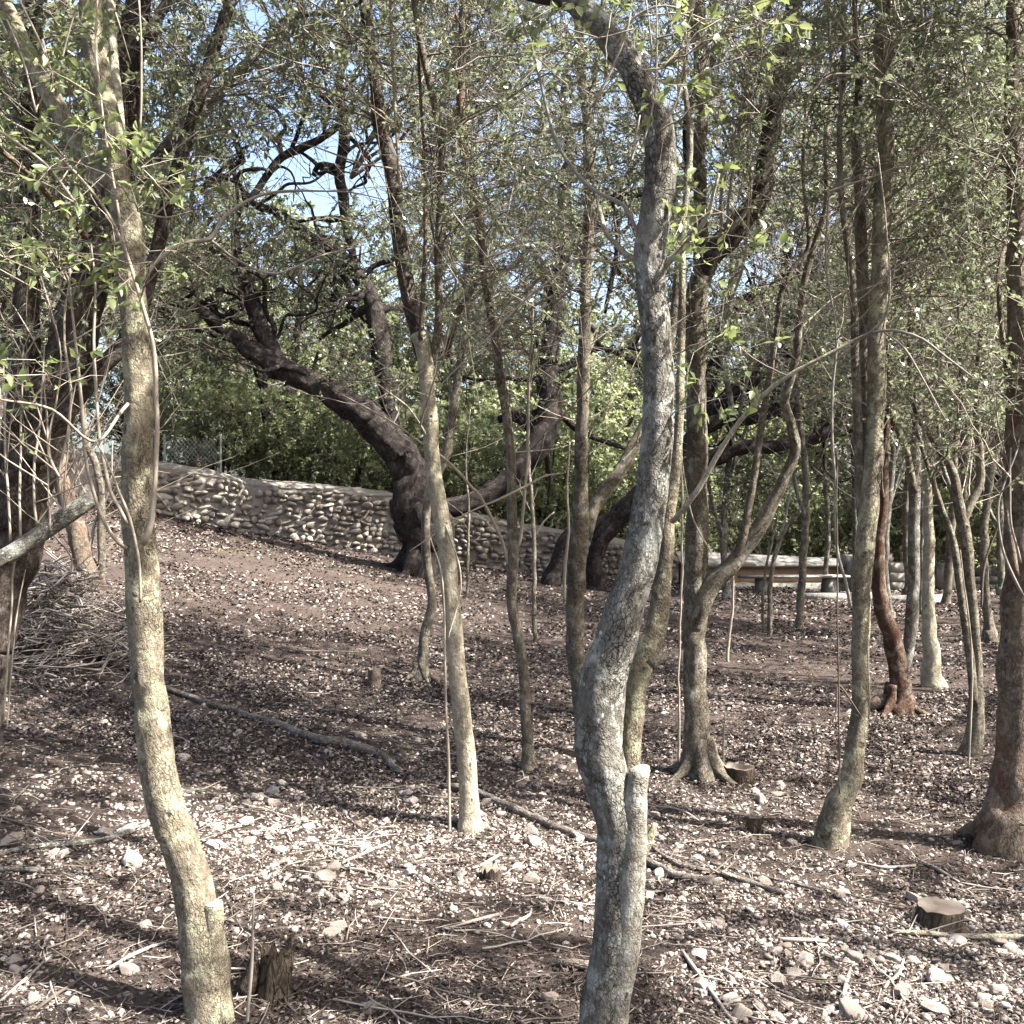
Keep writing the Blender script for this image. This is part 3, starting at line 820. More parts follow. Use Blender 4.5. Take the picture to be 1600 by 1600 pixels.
# ---- centre foreground tree
t = Tree('large grey tree in the centre foreground with an S-bent trunk and sawn stub', (938, 1640), 2.95)
tB = t
t.stem([(936, 1640, 74), (941, 1600, 70), (948, 1550, 68), (956, 1499, 66), (963, 1440, 66), (966, 1380, 66), (966, 1330, 66), (962, 1280, 66), (950, 1235, 70), (938, 1190, 74), (931, 1150, 74), (932, 1110, 74), (944, 1060, 72), (962, 1005, 66), (982, 935, 60), (997, 880, 57), (1008, 834, 55), (1017, 766, 53), (1024, 699, 50), (1030, 620, 48), (1030, 545, 48), (1022, 490, 48), (1016, 450, 47), (1014, 405, 48), (1020, 360, 50), (1027, 310, 50), (1031, 262, 49), (1028, 202, 47), (1012, 155, 45), (988, 108, 43), (960, 68, 42), (925, 28, 40), (892, -10, 38), (860, -90, 34), (850, -220, 28), (880, -400, 18)],
       'bark_grey', sides=56, step=0.012, lump=0.045, fine=0.0022, ground=True, burr=0.2)
_, C, R = t.stem([(952, 1655, 40), (958, 1600, 44), (966, 1540, 46), (974, 1480, 48), (980, 1400, 50), (985, 1330, 48), (990, 1270, 42), (996, 1228, 35), (1000, 1206, 32)], 'bark_stub', 'stub', sides=30, step=0.012, lump=0.07, fine=0.0012, d0=-0.022, d1=-0.03, sk=False, burr=.1)
t.disc(C[-1] - [0, 0, .0], nrm(np.array([-0.35, -0.35, 0.8])), R[-1] * 1.06, 'cut_wood', dome=.1)
_, C, R = t.stem([(968, 1275, 20), (978, 1235, 28), (985, 1190, 31), (988, 1130, 33), (996, 1062, 36), (1010, 1015, 37), (1024, 985, 34), (1032, 935, 30), (1040, 870, 25), (1046, 800, 21), (1055, 733, 17), (1061, 650, 14), (1064, 570, 12), (1066, 470, 11), (1066, 380, 10), (1073, 300, 10), (1078, 220, 9), (1070, 120, 7), (1080, 0, 6), (1090, -120, 5)], 'bark_olive', 'trunk', sides=30, step=0.02, fine=0.0012, d0=0.05, d1=0.3, burr=.1)
_, C, R = t.stem([(1016, 1040, 20), (1026, 1029, 18), (1036, 1021, 15)], 'bark_olive', 'knob', sides=14, step=.02, d0=.05, d1=.05, sk=False)
t.disc(C[-1], C[-1] - C[-2], R[-1] * .8, 'hole_shade')
_, C, R = t.stem([(1000, 1345, 16), (1012, 1315, 15), (1020, 1298, 12), (1024, 1286, 8)], 'bark_olive', 'knob', sides=12, step=.02, d0=.02, d1=.03, sk=False)
t.stem([(955, 40, 22), (915, 18, 20), (870, 3, 17), (820, -8, 14), (760, -40, 10), (690, -100, 6)], 'bark_dark', 'branch', d0=.02, d1=.2)
t.shoot([(1034, 418, 14), (1055, 400, 13), (1080, 370, 11), (1100, 343, 10), (1112, 320, 8), (1125, 270, 5)], 'bark_pale', 'branch', d1=-.15)
t.shoot([(1003, 408, 14), (975, 392, 12), (950, 368, 10), (940, 342, 9), (930, 300, 4)], 'bark_pale', 'branch', d1=.15)
t.shoot([(995, 365, 7), (975, 325, 7), (930, 300, 7), (885, 250, 7), (868, 215, 7), (852, 165, 6), (835, 90, 5), (812, 20, 4), (800, -40, 3)], 'twig_grey', 'branch', d0=.03, d1=.35)
t.shoot([(1015, 400, 4), (960, 410, 4), (905, 405, 4), (865, 435, 4), (820, 470, 4), (760, 530, 3), (700, 590, 2), (600, 690, 1.5)], 'twig_pale', 'shoot', d0=.05, d1=.2)
t.shoot([(1052, 812, 11), (1062, 800, 10), (1100, 745, 10), (1144, 674, 9), (1195, 615, 9), (1249, 577, 8), (1340, 530, 7), (1365, 518, 7), (1385, 490, 5), (1390, 440, 4), (1382, 330, 3), (1372, 238, 3)], 'bark_pale', 'branch', d0=.0, d1=-.35)
t.shoot([(1362, 519, 6), (1395, 516, 6), (1440, 530, 5), (1480, 560, 4), (1520, 590, 3)], 'twig_grey', 'branch', d0=-.3, d1=-.4)
t.shoot([(1380, 520, 4), (1412, 545, 4), (1440, 590, 3), (1480, 660, 2)], 'twig_pale', d0=-.3, d1=-.4)
for tr in ([(965, 70, 5), (990, 30, 5), (1040, 10, 4), (1100, 30, 3)], [(1005, 140, 4), (1018, 90, 4), (1010, 0, 3)], [(925, 165, 6), (950, 120, 5), (975, 60, 5), (985, 20, 4)], [(1003, 230, 4), (1022, 150, 4), (1026, 60, 3), (1025, 0, 2)], [(1030, 205, 4), (1060, 150, 4), (1050, 110, 3), (1000, 110, 2)], [(1000, 210, 3), (985, 250, 3), (1000, 180, 3)], [(1100, 40, 4), (1060, 20, 4), (1000, 25, 3)], [(880, 60, 3), (935, 60, 3), (990, 45, 2)]):
    t.shoot(tr, 'twig_pale', d0=-.25, d1=-.3)
cl = thin(np.vstack([ell(1130, 55, 2.65, .2, .2, .12, 9), ell(985, 115, 2.65, .06, .1, .03, 2), ell(925, 50, 2.65, .1, .1, .06, 5), ell(930, 255, 2.7, .05, .1, .03, 2), ell(1010, 30, 2.65, .12, .1, .05, 4), ell(1110, 130, 2.7, .12, .1, .1, 5), ell(1150, 470, 2.9, .14, .1, .3, 12), ell(1120, 330, 2.9, .1, .1, .2, 8), ell(880, 20, 2.7, .1, .1, .04, 3), ell(1180, 30, 2.7, .1, .1, .05, 4), ell(1110, 560, 2.9, .08, .1, .2, 5)]), .55)
crown(t.root, t.sk(), cl, per=3, cr=0.05, tl=0.13, nl=8, ll=0.034, lw=0.018, mat='leaf_near', tmat='twig_pale', oval=True, r0=0.0025, tw=0.0011, bare=.2, r1=.0012)
cl = np.vstack([ell(900, -560, 3.2, 1.3, 1.2, .6, 60), ell(1250, -450, 3.0, .7, .9, .4, 22)])
crown(t.root, t.sk(), cl, per=7, cr=0.2, tl=0.25, nl=16, ll=0.04, lw=0.02, mat='leaf_near', tmat='twig_pale', names=('upper_branchwork', 'upper_foliage'))

# ---- pale straight tree left of centre
t = Tree('slim pale straight tree left of centre with splintered bark at its foot', (735, 1293))
t.stem([(735, 1296, 44), (734, 1270, 34), (731, 1225, 30), (726, 1161, 29), (717, 1070, 28), (709, 986, 28), (702, 901, 28), (692, 817, 26), (680, 750, 25), (672, 665, 24), (666, 600, 24), (663, 545, 27), (655, 520, 30)], 'bark_pale', sides=26, step=0.025, ground=True, burr=.12)
t.stem([(662, 560, 24), (648, 505, 24), (636, 450, 24), (625, 380, 24), (618, 310, 24), (605, 240, 23), (592, 190, 22), (586, 120, 21), (578, 60, 19), (570, 0, 18), (560, -100, 15), (575, -260, 10)], 'bark_dark', 'trunk', d0=.04, d1=.3, burr=.2)
t.stem([(668, 570, 16), (682, 530, 13), (686, 470, 12), (684, 400, 12), (688, 320, 12), (690, 230, 12), (678, 160, 11), (662, 90, 11), (650, 20, 10), (640, -80, 8), (640, -220, 5)], 'bark_brown', 'trunk', d0=0, d1=-.2)
t.shoot([(658, 530, 9), (662, 430, 8), (665, 330, 7), (660, 220, 6), (656, 100, 6), (650, 0, 4), (648, -80, 3)], 'bark_red', d0=-.05, d1=-.15)
t.shoot([(625, 300, 8), (618, 170, 7), (612, 60, 6), (610, -60, 4)], 'twig_pale', d0=-.1, d1=-.1)
t.shoot([(672, 690, 5), (640, 640, 4), (590, 600, 3)], 'twig_pale', d1=-.2)
t.shoot([(684, 785, 4), (720, 900, 3), (700, 1000, 2)][::-1], 'twig_pale', d0=-.2)
cl = np.vstack([ell(640, 130, t.d, .8, .9, .9, 40), ell(700, 330, t.d - .2, .45, .5, .5, 12), ell(620, -300, t.d, 1.2, 1.2, .8, 45)])
crown(t.root, t.sk(), cl, per=8, cr=0.2, tl=0.24, nl=25, ll=.033, lw=.014)
t.twigs(26, 1.8, 4.5, .8)

# ---- slender dark tree right of it
t = Tree('slender brown tree right of the pale straight one, kinked twice', (827, 1203))
t.stem([(827, 1204, 30), (825, 1170, 19), (820, 1110, 17), (818, 1050, 17), (810, 995, 17), (800, 935, 17), (802, 867, 17), (800, 800, 16), (797, 699, 15), (786, 614, 15), (776, 550, 14), (772, 515, 14)], 'bark_brown', ground=True, sides=18, step=.03, burr=.15)
t.stem([(773, 530, 13), (765, 480, 12), (757, 430, 13), (752, 370, 14), (748, 330, 14), (738, 280, 13), (724, 230, 14), (720, 170, 14), (722, 90, 13), (724, 0, 12), (728, -120, 9), (720, -260, 6)], 'bark_red', 'trunk', sides=14, d1=-.3, burr=.2)
t.stem([(752, 425, 10), (735, 455, 11), (715, 490, 11), (705, 520, 11), (695, 560, 10)][::-1], 'bark_brown', 'branch', d0=.1, d1=0)
t.shoot([(803, 856, 7), (812, 845, 7), (824, 699, 6), (827, 604, 5), (830, 520, 4), (822, 440, 3)], 'twig_pale', 'branch', d1=-.1)
t.shoot([(797, 884, 6), (763, 797, 6), (730, 755, 6), (692, 716, 5), (614, 662, 4), (530, 614, 2)], 'twig_pale', 'branch', d0=0, d1=-.4)
t.shoot([(690, 560, 5), (712, 440, 5), (700, 380, 3)], 'twig_pale', d0=-.1, d1=-.2)
t.shoot([(640, 860, 2), (735, 800, 4), (800, 770, 5), (850, 745, 4), (880, 740, 3)], 'twig_pale', d0=-.4, d1=-.1)
cl = np.vstack([ell(770, 150, t.d, .75, .9, 1.0, 46), ell(820, 420, t.d, .6, .6, .6, 22), ell(740, 550, t.d - .2, .5, .4, .25, 9), ell(760, -250, t.d, 1.2, 1.2, .9, 36)])
crown(t.root, t.sk(), cl, per=8, cr=0.22, tl=0.26, nl=9, ll=0.027, lw=0.011)
t.twigs(46, 1.9, 5, .9)

# ---- small leaning tree behind the pale one
t = Tree('thin leaning tree crossing behind the pale straight trunk', (656, 1062))
t.stem([(656, 1064, 34), (660, 1030, 17), (664, 990, 15), (675, 942, 14), (670, 900, 14), (665, 840, 14), (668, 790, 14), (682, 745, 15), (696, 715, 15), (703, 670, 14), (712, 610, 13), (722, 540, 12), (728, 440, 11), (735, 340, 9), (730, 240, 8), (735, 100, 6), (730, -60, 4)], 'bark_brown', ground=True, sides=16, d1=.2)
t.roots(4, .07, .12, 'bark_brown')
cl = np.vstack([ell(720, 300, t.d, 1.1, 1.0, 1.3, 40)])
crown(t.root, t.sk(), cl, per=7, cr=.28, tl=.3, nl=25, ll=.037, lw=.0159)
t.twigs(14, 1.9, 4, 1.0)

# ---- tree left of the big grey trunk
t = Tree('dark forked tree partly hidden behind the big grey trunk', (912, 1120))
t.stem([(914, 1122, 36), (908, 1080, 29), (900, 1020, 28), (898, 970, 28), (900, 900, 29), (904, 845, 32), (908, 800, 26), (908, 740, 21), (910, 631, 20), (913, 530, 19), (915, 450, 18), (919, 380, 18), (921, 304, 17), (918, 202, 16), (908, 101, 15), (903, 0, 13), (905, -100, 10), (900, -240, 6)], 'bark_brown', ground=True, sides=22, step=.03, burr=.1)
t.stem([(912, 840, 22), (925, 800, 23), (945, 770, 22), (969, 735, 21), (985, 705, 20), (1000, 680, 20), (1018, 640, 17), (1035, 590, 15), (1050, 520, 13), (1060, 400, 10)], 'bark_brown', 'branch', sides=18, d0=.03, d1=.4)
t.shoot([(884, 940, 6), (881, 900, 6), (888, 834, 5), (886, 760, 4), (890, 690, 3)], 'twig_pale', d0=-.1, d1=-.1)
t.stem([(918, 160, 10), (930, 110, 10), (940, 40, 8), (945, -60, 6)], 'bark_brown', 'branch')
cl = np.vstack([ell(880, 180, t.d, .9, .9, 1.1, 46), ell(840, 380, t.d, .6, .7, .5, 18), ell(960, 560, t.d, .35, .5, .4, 6), ell(900, -200, t.d, 1.3, 1.2, .9, 36)])
crown(t.root, t.sk(), cl, per=8, cr=.26, tl=.28, nl=25, ll=.037, lw=.0152)
t.twigs(40, 1.8, 5, .9)

# ---- Y-forked tree right of centre
t = Tree('sturdy Y-forked tree right of the big grey trunk with flared roots', (1092, 1215))
t.stem([(1092, 1218, 64), (1090, 1180, 48), (1089, 1127, 39), (1087, 1060, 35), (1086, 1000, 36), (1090, 935, 40), (1090, 870, 36), (1089, 766, 34), (1089, 665, 31), (1088, 590, 29), (1087, 506, 33), (1092, 450, 34), (1100, 410, 34)], 'bark_brown', ground=True, sides=30, step=.025, fine=.001, burr=.12)
t.roots(6, .12, .22, 'bark_brown')
t.stem([(1086, 985, 24), (1094, 948, 30), (1112, 914, 31), (1138, 887, 28), (1165, 856, 26), (1192, 815, 22), (1215, 770, 19), (1236, 725, 17), (1243, 695, 16), (1236, 660, 15), (1226, 628, 14), (1236, 590, 13), (1246, 545, 12), (1249, 506, 11), (1259, 430, 11), (1280, 360, 10), (1292, 310, 9), (1290, 220, 8), (1300, 120, 7), (1295, 0, 6), (1300, -120, 4)], 'bark_brown', 'branch', sides=18, step=.03, d0=-.02, d1=-.4, burr=.12)
t.stem([(1150, 875, 15), (1160, 845, 14), (1171, 786, 12), (1185, 699, 11), (1198, 614, 10), (1212, 530, 9), (1220, 460, 9), (1238, 420, 8), (1262, 390, 8), (1262, 340, 7), (1255, 270, 6), (1260, 150, 5)], 'bark_brown', 'branch', sides=12, d0=-.1, d1=-.3)
_, C, R = t.stem([(1095, 430, 30), (1110, 405, 34), (1134, 378, 38), (1161, 344, 36), (1184, 315, 32), (1194, 270, 29), (1204, 205, 28), (1215, 152, 27), (1225, 101, 28), (1236, 45, 28), (1242, 0, 27), (1250, -100, 24), (1240, -240, 16)], 'bark_dark', 'branch', sides=20, step=.03, d0=0, d1=-.2, burr=.15)
t.stem([(1096, 430, 26), (1095, 380, 22), (1094, 300, 20), (1094, 236, 20), (1097, 169, 22), (1096, 100, 25), (1090, 40, 26), (1087, -20, 26), (1080, -120, 22), (1085, -260, 14)], 'bark_brown', 'trunk', sides=18, d0=.03, d1=.25, burr=.12)
t.stem([(1075, 300, 10), (1072, 200, 12), (1085, 150, 12), (1105, 110, 12), (1127, 67, 12), (1155, 30, 12), (1185, 0, 12), (1230, -60, 9)], 'bark_oak', 'branch', d0=.4, d1=.5)
for tr in ([(1138, 365, 7), (1140, 300, 6), (1156, 200, 6), (1168, 120, 6), (1185, 60, 5), (1196, 0, 4)], [(1128, 370, 7), (1127, 300, 6), (1135, 240, 5), (1170, 190, 4), (1200, 160, 3)], [(1140, 365, 6), (1165, 330, 5), (1173, 280, 4), (1170, 160, 4), (1150, 70, 3), (1110, 10, 3)], [(1130, 500, 5), (1160, 420, 5), (1170, 340, 5), (1175, 250, 4)], [(1066, 560, 5), (1064, 700, 5), (1068, 800, 3)][::-1]):
    t.shoot(tr, 'twig_pale', d0=-.15, d1=-.25)
t.shoot([(1062, 690, 3), (1080, 800, 3), (1112, 865, 2)], 'twig_pale', d0=-.3, d1=-.3)
t.shoot([(1060, 1190, 5), (1062, 1000, 4), (1066, 850, 4), (1064, 640, 3)], 'twig_pale', d0=-.3, d1=-.3)
cl = np.vstack([ell(1110, 120, t.d, .9, .8, 1.0, 44), ell(1250, 180, t.d - .2, .6, .6, .8, 26), ell(1120, 450, t.d - .1, .4, .4, .4, 8), ell(1150, -250, t.d, 1.3, 1.2, .8, 40)])
crown(t.root, t.sk(), cl, per=8, cr=.22, tl=.26, nl=25, ll=.034, lw=.0159)
t.twigs(70, 2.2, 5, .9)

# ---- curved tree right
t = Tree('curved olive-grey tree right of centre leaning out from its foot', (1297, 1318))
t.stem([(1296, 1322, 56), (1300, 1295, 52), (1310, 1262, 42), (1324, 1229, 35), (1336, 1161, 30), (1342, 1110, 28), (1345, 1050, 28), (1345, 985, 28), (1346, 935, 28), (1351, 850, 30), (1358, 790, 31), (1362, 740, 27), (1366, 665, 25), (1370, 590, 26), (1371, 530, 27), (1375, 439, 27), (1377, 380, 27), (1380, 310, 27), (1385, 236, 25), (1382, 180, 24), (1381, 125, 26), (1382, 67, 32), (1392, 0, 30), (1400, -100, 22), (1390, -260, 14)], 'bark_olive', ground=True, sides=26, step=.025, burr=.15, fine=.0008)
t.stem([(1352, 860, 16), (1347, 800, 17), (1344, 740, 16), (1340, 640, 14), (1336, 560, 13), (1336, 500, 12), (1330, 430, 11), (1322, 370, 10), (1314, 300, 9), (1312, 200, 9), (1318, 110, 8), (1316, 0, 6), (1310, -120, 4)], 'bark_brown', 'branch', sides=12, d0=.05, d1=-.1)
t.stem([(1354, 720, 10), (1352, 600, 14), (1350, 500, 18), (1346, 400, 19), (1344, 300, 19), (1338, 220, 16), (1342, 120, 12), (1335, 0, 8), (1340, -120, 5)], 'bark_brown', 'branch', sides=14, d0=.1, d1=.4)
t.shoot([(1330, 950, 6), (1318, 905, 6), (1308, 850, 6), (1305, 760, 5), (1300, 640, 5), (1306, 520, 4), (1290, 400, 4), (1296, 300, 3)], 'twig_grey', d0=-.05, d1=-.2)
t.shoot([(1255, 165, 4), (1290, 122, 6), (1330, 118, 6), (1385, 128, 5), (1430, 150, 4), (1490, 215, 3), (1540, 260, 2)][::-1], 'twig_grey', 'branch', d0=-.3, d1=-.3)
t.shoot([(1250, 100, 3), (1330, 65, 4), (1420, 48, 3), (1460, 45, 2)], 'twig_pale', d0=-.3, d1=-.3)
t.shoot([(1345, 1120, 3), (1310, 1070, 4), (1306, 1110, 3), (1300, 1130, 2)], 'twig_dark', d0=-.05, d1=-.1)
t.shoot([(1312, 1240, 3), (1308, 900, 3), (1307, 700, 3)], 'twig_dark', d0=-.3, d1=-.3)
cl = np.vstack([ell(1400, 150, t.d, .7, .8, .9, 40), ell(1450, 420, t.d + .5, .5, .6, .5, 14), ell(1340, 20, t.d, .6, .6, .5, 18), ell(1400, -300, t.d, 1.2, 1.2, .8, 40)])
crown(t.root, t.sk(), cl, per=8, cr=.2, tl=.25, nl=25, ll=.032, lw=.0159)
t.twigs(60, 2.0, 4.6, .8)

# ---- hollow red-hearted tree and companions at right
t = Tree('bent tree with a peeled dark red hollow at its base', (1398, 1112))
t.stem([(1404, 1114, 50), (1406, 1080, 34), (1402, 1040, 30), (1396, 1003, 28), (1384, 970, 26), (1377, 940, 25), (1374, 901, 21), (1373, 850, 17), (1380, 790, 14), (1384, 700, 11), (1390, 600, 9), (1385, 480, 7)], 'bark_hollow', ground=True, sides=22, step=.03, lump=.1)
t.roots(4, .11, .3, 'bark_hollow')
t.stem([(1406, 1100, 20), (1410, 1060, 16), (1418, 1020, 17), (1425, 969, 20), (1428, 900, 18), (1428, 830, 18), (1429, 766, 18), (1431, 690, 16), (1436, 600, 14), (1440, 500, 13), (1436, 400, 12), (1425, 280, 10), (1420, 150, 8), (1424, 0, 6)], 'bark_grey', 'trunk', sides=18, d0=.05, d1=.1)
t.stem([(1430, 770, 11), (1414, 700, 11), (1392, 645, 10), (1384, 600, 7), (1380, 520, 5)], 'bark_brown', 'branch')
t.stem([(1360, 1108, 16), (1372, 1098, 22), (1392, 1094, 18)], 'bark_red', 'root', sk=False)
cl = np.vstack([ell(1430, 330, t.d, 1.0, 1.0, 1.4, 46), ell(1400, 600, t.d, .5, .6, .3, 6), ell(1420, -100, t.d, 1.3, 1.2, .8, 26)])
crown(t.root, t.sk(), cl, per=8, cr=.28, tl=.3, nl=25, ll=.041, lw=.0195)
t.twigs(40, 1.6, 5, 1.0)
t = Tree('pale-barked straight tree standing right of the red hollow tree', (1457, 1073))
t.stem([(1459, 1076, 42), (1454, 1050, 31), (1456, 1020, 26), (1452, 985, 22), (1450, 935, 19), (1452, 867, 17), (1450, 800, 15), (1448, 740, 14), (1448, 640, 14), (1454, 520, 16), (1457, 420, 17), (1457, 340, 17), (1462, 240, 13), (1470, 120, 10), (1466, 0, 7), (1470, -100, 5)], 'bark_pale', ground=True, sides=18)
t.stem([(1457, 360, 9), (1449, 300, 9), (1446, 220, 8), (1450, 100, 6)], 'bark_pale', 'branch')
t.stem([(1438, 960, 9), (1440, 880, 9), (1440, 780, 9), (1436, 700, 8), (1444, 600, 7)], 'bark_grey', 'branch', d0=.3, d1=.4)
cl = np.vstack([ell(1490, 300, t.d, 1.2, 1.1, 1.5, 66), ell(1480, 560, t.d, .6, .8, .4, 10)])
crown(t.root, t.sk(), cl, per=8, cr=.3, tl=.32, nl=25, ll=.044, lw=.0207)
t.twigs(30, 1.6, 5, 1.0)
t = Tree('twin-stemmed thin tree left of the right edge trunk', (1514, 1178))
t.stem([(1515, 1180, 40), (1522, 1150, 28), (1526, 1100, 25), (1526, 1060, 16), (1527, 1036, 15), (1519, 935, 14), (1511, 860, 17), (1504, 815, 19), (1496, 770, 15), (1488, 735, 13), (1470, 705, 12), (1450, 675, 10), (1430, 640, 8), (1420, 560, 6), (1424, 440, 5)], 'bark_brown', ground=True, sides=16)
t.stem([(1522, 1100, 14), (1516, 1036, 13), (1508, 980, 12), (1502, 935, 12), (1493, 867, 12), (1483, 827, 11), (1468, 785, 9), (1456, 745, 8), (1440, 700, 6), (1425, 650, 4)], 'bark_brown', 'trunk', d0=-.05, d1=-.1)
t.stem([(1504, 815, 13), (1520, 780, 13), (1532, 749, 13), (1530, 700, 12), (1526, 665, 11), (1530, 560, 9), (1540, 440, 8), (1536, 300, 7), (1545, 150, 5), (1540, 0, 4)], 'bark_brown', 'trunk')
t.stem([(1496, 770, 7), (1492, 700, 7), (1500, 600, 6), (1498, 480, 5), (1505, 360, 4)], 'bark_brown', 'branch')
t.shoot([(1510, 1275, 4), (1515, 1150, 4), (1519, 1060, 4), (1512, 960, 3), (1500, 860, 2)], 'twig_pale', d0=-.4, d1=-.4)
t.shoot([(1532, 950, 5), (1536, 900, 5), (1545, 860, 4), (1568, 800, 3)], 'twig_dark', 'branch')
cl = np.vstack([ell(1500, 350, t.d, .9, 1.0, 1.2, 72), ell(1530, 620, t.d - .3, .5, .6, .4, 14), ell(1450, 560, t.d, .4, .5, .3, 6), ell(1520, 60, t.d, .9, .9, .8, 30)])
crown(t.root, t.sk(), cl, per=8, cr=.25, tl=.28, nl=25, ll=.037, lw=.0183)
t.twigs(60, 1.6, 4.8, .9)
t = Tree('stout tree with buttress roots at the right edge', (1562, 1330))
t.stem([(1574, 1330, 100), (1576, 1290, 84), (1582, 1230, 68), (1588, 1160, 60), (1592, 1060, 56), (1594, 960, 54), (1596, 880, 50), (1598, 760, 48), (1598, 650, 46), (1598, 520, 42), (1592, 420, 36), (1590, 300, 30), (1582, 180, 26), (1585, 60, 22), (1580, -60, 16), (1580, -200, 10)], 'bark_red', ground=True, sides=34, step=.025, lump=.07, fine=.001, burr=.15)
for (a, b, c, e) in ((1550, 1290, 1492, 1296), (1556, 1310, 1540, 1326), (1575, 1310, 1568, 1332), (1590, 1300, 1596, 1330)):
    g1 = G(c, e)
    p = np.array([P(a + 14, b - 60, t.d), P(a, b - 12, t.d - .03), (P(a, b, t.d) + g1) / 2 - [0, .03, 0.0], g1 - [0, 0, .03]])
    mb = MB(); tube(mb, p, [.05, .055, .045, .02], 14, .025, .1); mb.build('root', M['bark_red'], t.root)
t.stem([(1588, 900, 10), (1570, 760, 8), (1575, 620, 8), (1560, 450, 7), (1572, 380, 6), (1590, 340, 5)], 'bark_red', 'branch', d0=-.1, d1=.3)
for tr in ([(1600, 930, 5), (1570, 870, 5), (1560, 790, 4), (1590, 700, 3)], [(1596, 880, 5), (1578, 800, 4), (1580, 700, 3)]): t.shoot(tr, 'twig_grey', d0=-.2, d1=-.2)
cl = np.vstack([ell(1570, 220, t.d, .6, .7, .8, 34), ell(1560, 560, t.d, .3, .5, .35, 10), ell(1600, -200, t.d, 1.1, 1.1, .8, 40)])
crown(t.root, t.sk(), cl, per=8, cr=.2, tl=.24, nl=25, ll=.032, lw=.0159)
t.twigs(30, 1.6, 4.6, .7)

# ---- left edge: old multi-stemmed tree
t = Tree('old thick multi-stemmed tree leaning out of the left edge', (-85, 1185), 5.2)
t.stem([(-85, 1188, 150), (-62, 1090, 118), (-34, 1000, 104), (-6, 920, 98), (16, 840, 92), (34, 760, 88), (58, 680, 84), (88, 600, 78), (112, 530, 72), (132, 470, 66), (148, 420, 58), (162, 350, 50), (180, 280, 46), (194, 200, 42), (203, 110, 40), (212, 40, 40), (220, -30, 38), (230, -160, 30), (225, -330, 18)], 'bark_dark', ground=True, sides=34, step=.03, lump=.1, fine=.0015)
t.stem([(20, 830, 50), (24, 740, 50), (30, 660, 44), (40, 560, 40), (42, 480, 38), (44, 400, 36), (45, 300, 30), (47, 200, 28), (50, 100, 27), (52, 0, 26), (50, -120, 20), (60, -260, 12)], 'bark_dark', 'trunk', sides=22, step=.03, d0=-.1, d1=.1, lump=.09)
t.stem([(50, 720, 40), (84, 665, 34), (115, 625, 30), (152, 580, 28), (192, 540, 26), (222, 480, 24), (242, 405, 22), (257, 337, 21), (280, 253, 20), (297, 202, 20), (317, 135, 20), (337, 67, 19), (361, 0, 18), (390, -90, 14), (400, -230, 8)], 'bark_dark', 'trunk', sides=20, step=.03, d0=-.15, d1=0)
t.stem([(209, 290, 18), (250, 243, 18), (287, 196, 18), (324, 159, 17), (371, 111, 15), (415, 74, 12), (449, 30, 10), (540, 13, 7), (620, -20, 5)], 'bark_grey', 'branch', sides=14, d0=0, d1=.4)
_, C, R = t.stem([(-40, 895, 30), (0, 872, 28), (47, 844, 27), (101, 808, 28), (149, 776, 25)], 'bark_grey', 'branch', sides=20, step=.03, d0=-.7, d1=-.5, sk=False)
t.disc(C[-1], C[-1] - C[-3], R[-1] * .95, 'cut_old')
t.stem([(236, 60, 20), (245, 30, 18), (262, 0, 16), (280, -80, 12)][::-1][::-1], 'bark_grey', 'branch', d0=-.1, d1=0)
for tr in ([(17, 844, 5), (10, 732, 5), (7, 648, 4), (4, 540, 3)], [(32, 837, 5), (30, 766, 5), (34, 665, 4), (36, 560, 3)], [(57, 820, 5), (54, 732, 5), (64, 648, 4), (70, 540, 3)], [(91, 743, 5), (78, 716, 5), (73, 665, 4), (66, 560, 3)], [(100, 800, 5), (92, 740, 5), (112, 640, 5), (100, 520, 4), (110, 420, 3)], [(80, 830, 4), (75, 700, 4), (95, 560, 3), (60, 420, 3)], [(6, 1120, 4), (14, 1000, 4), (20, 900, 4), (30, 850, 3)], [(10, 1140, 3), (24, 980, 3), (40, 890, 2)]):
    t.shoot(tr, 'twig_pale', d0=-.6, d1=-.5)
cl = np.vstack([ell(100, 150, t.d, .9, .9, 1.1, 56), ell(330, 120, t.d + .2, .7, .7, .6, 20), ell(30, 480, t.d, .4, .5, .6, 14), ell(200, -250, t.d, 1.6, 1.3, .8, 50), ell(-10, 260, t.d - .3, .3, .4, .6, 14)])
crown(t.root, t.sk(), cl, per=8, cr=.22, tl=.26, nl=25, ll=.034, lw=.0152)
t.twigs(90, 1.5, 4.8, .9)

t = Tree('low broken red-barked tree beside the brush pile', (146, 922), name='tree')
t.stem([(147, 926, 42), (143, 905, 36), (135, 880, 33), (125, 850, 31), (117, 820, 29), (106, 780, 27), (94, 740, 24), (86, 690, 18), (78, 640, 13), (84, 560, 9), (80, 470, 6)], 'bark_red', ground=True, sides=20, lump=.1, step=.04)
t.stem([(157, 915, 13), (159, 880, 12), (158, 820, 12), (158, 766, 12), (148, 720, 11), (135, 690, 10), (130, 620, 8), (140, 540, 6), (150, 430, 4)], 'bark_brown', 'trunk')
t.shoot([(130, 870, 6), (142, 850, 6), (150, 810, 5), (170, 770, 4), (176, 690, 3)], 'twig_grey')
cl = np.vstack([ell(110, 520, t.d, 1.0, 1.0, 1.2, 30)])
crown(t.root, t.sk(), cl, per=6, cr=.3, tl=.3, nl=8, ll=.034, lw=.015)
t.twigs(50, 1.0, 4, 1.0)

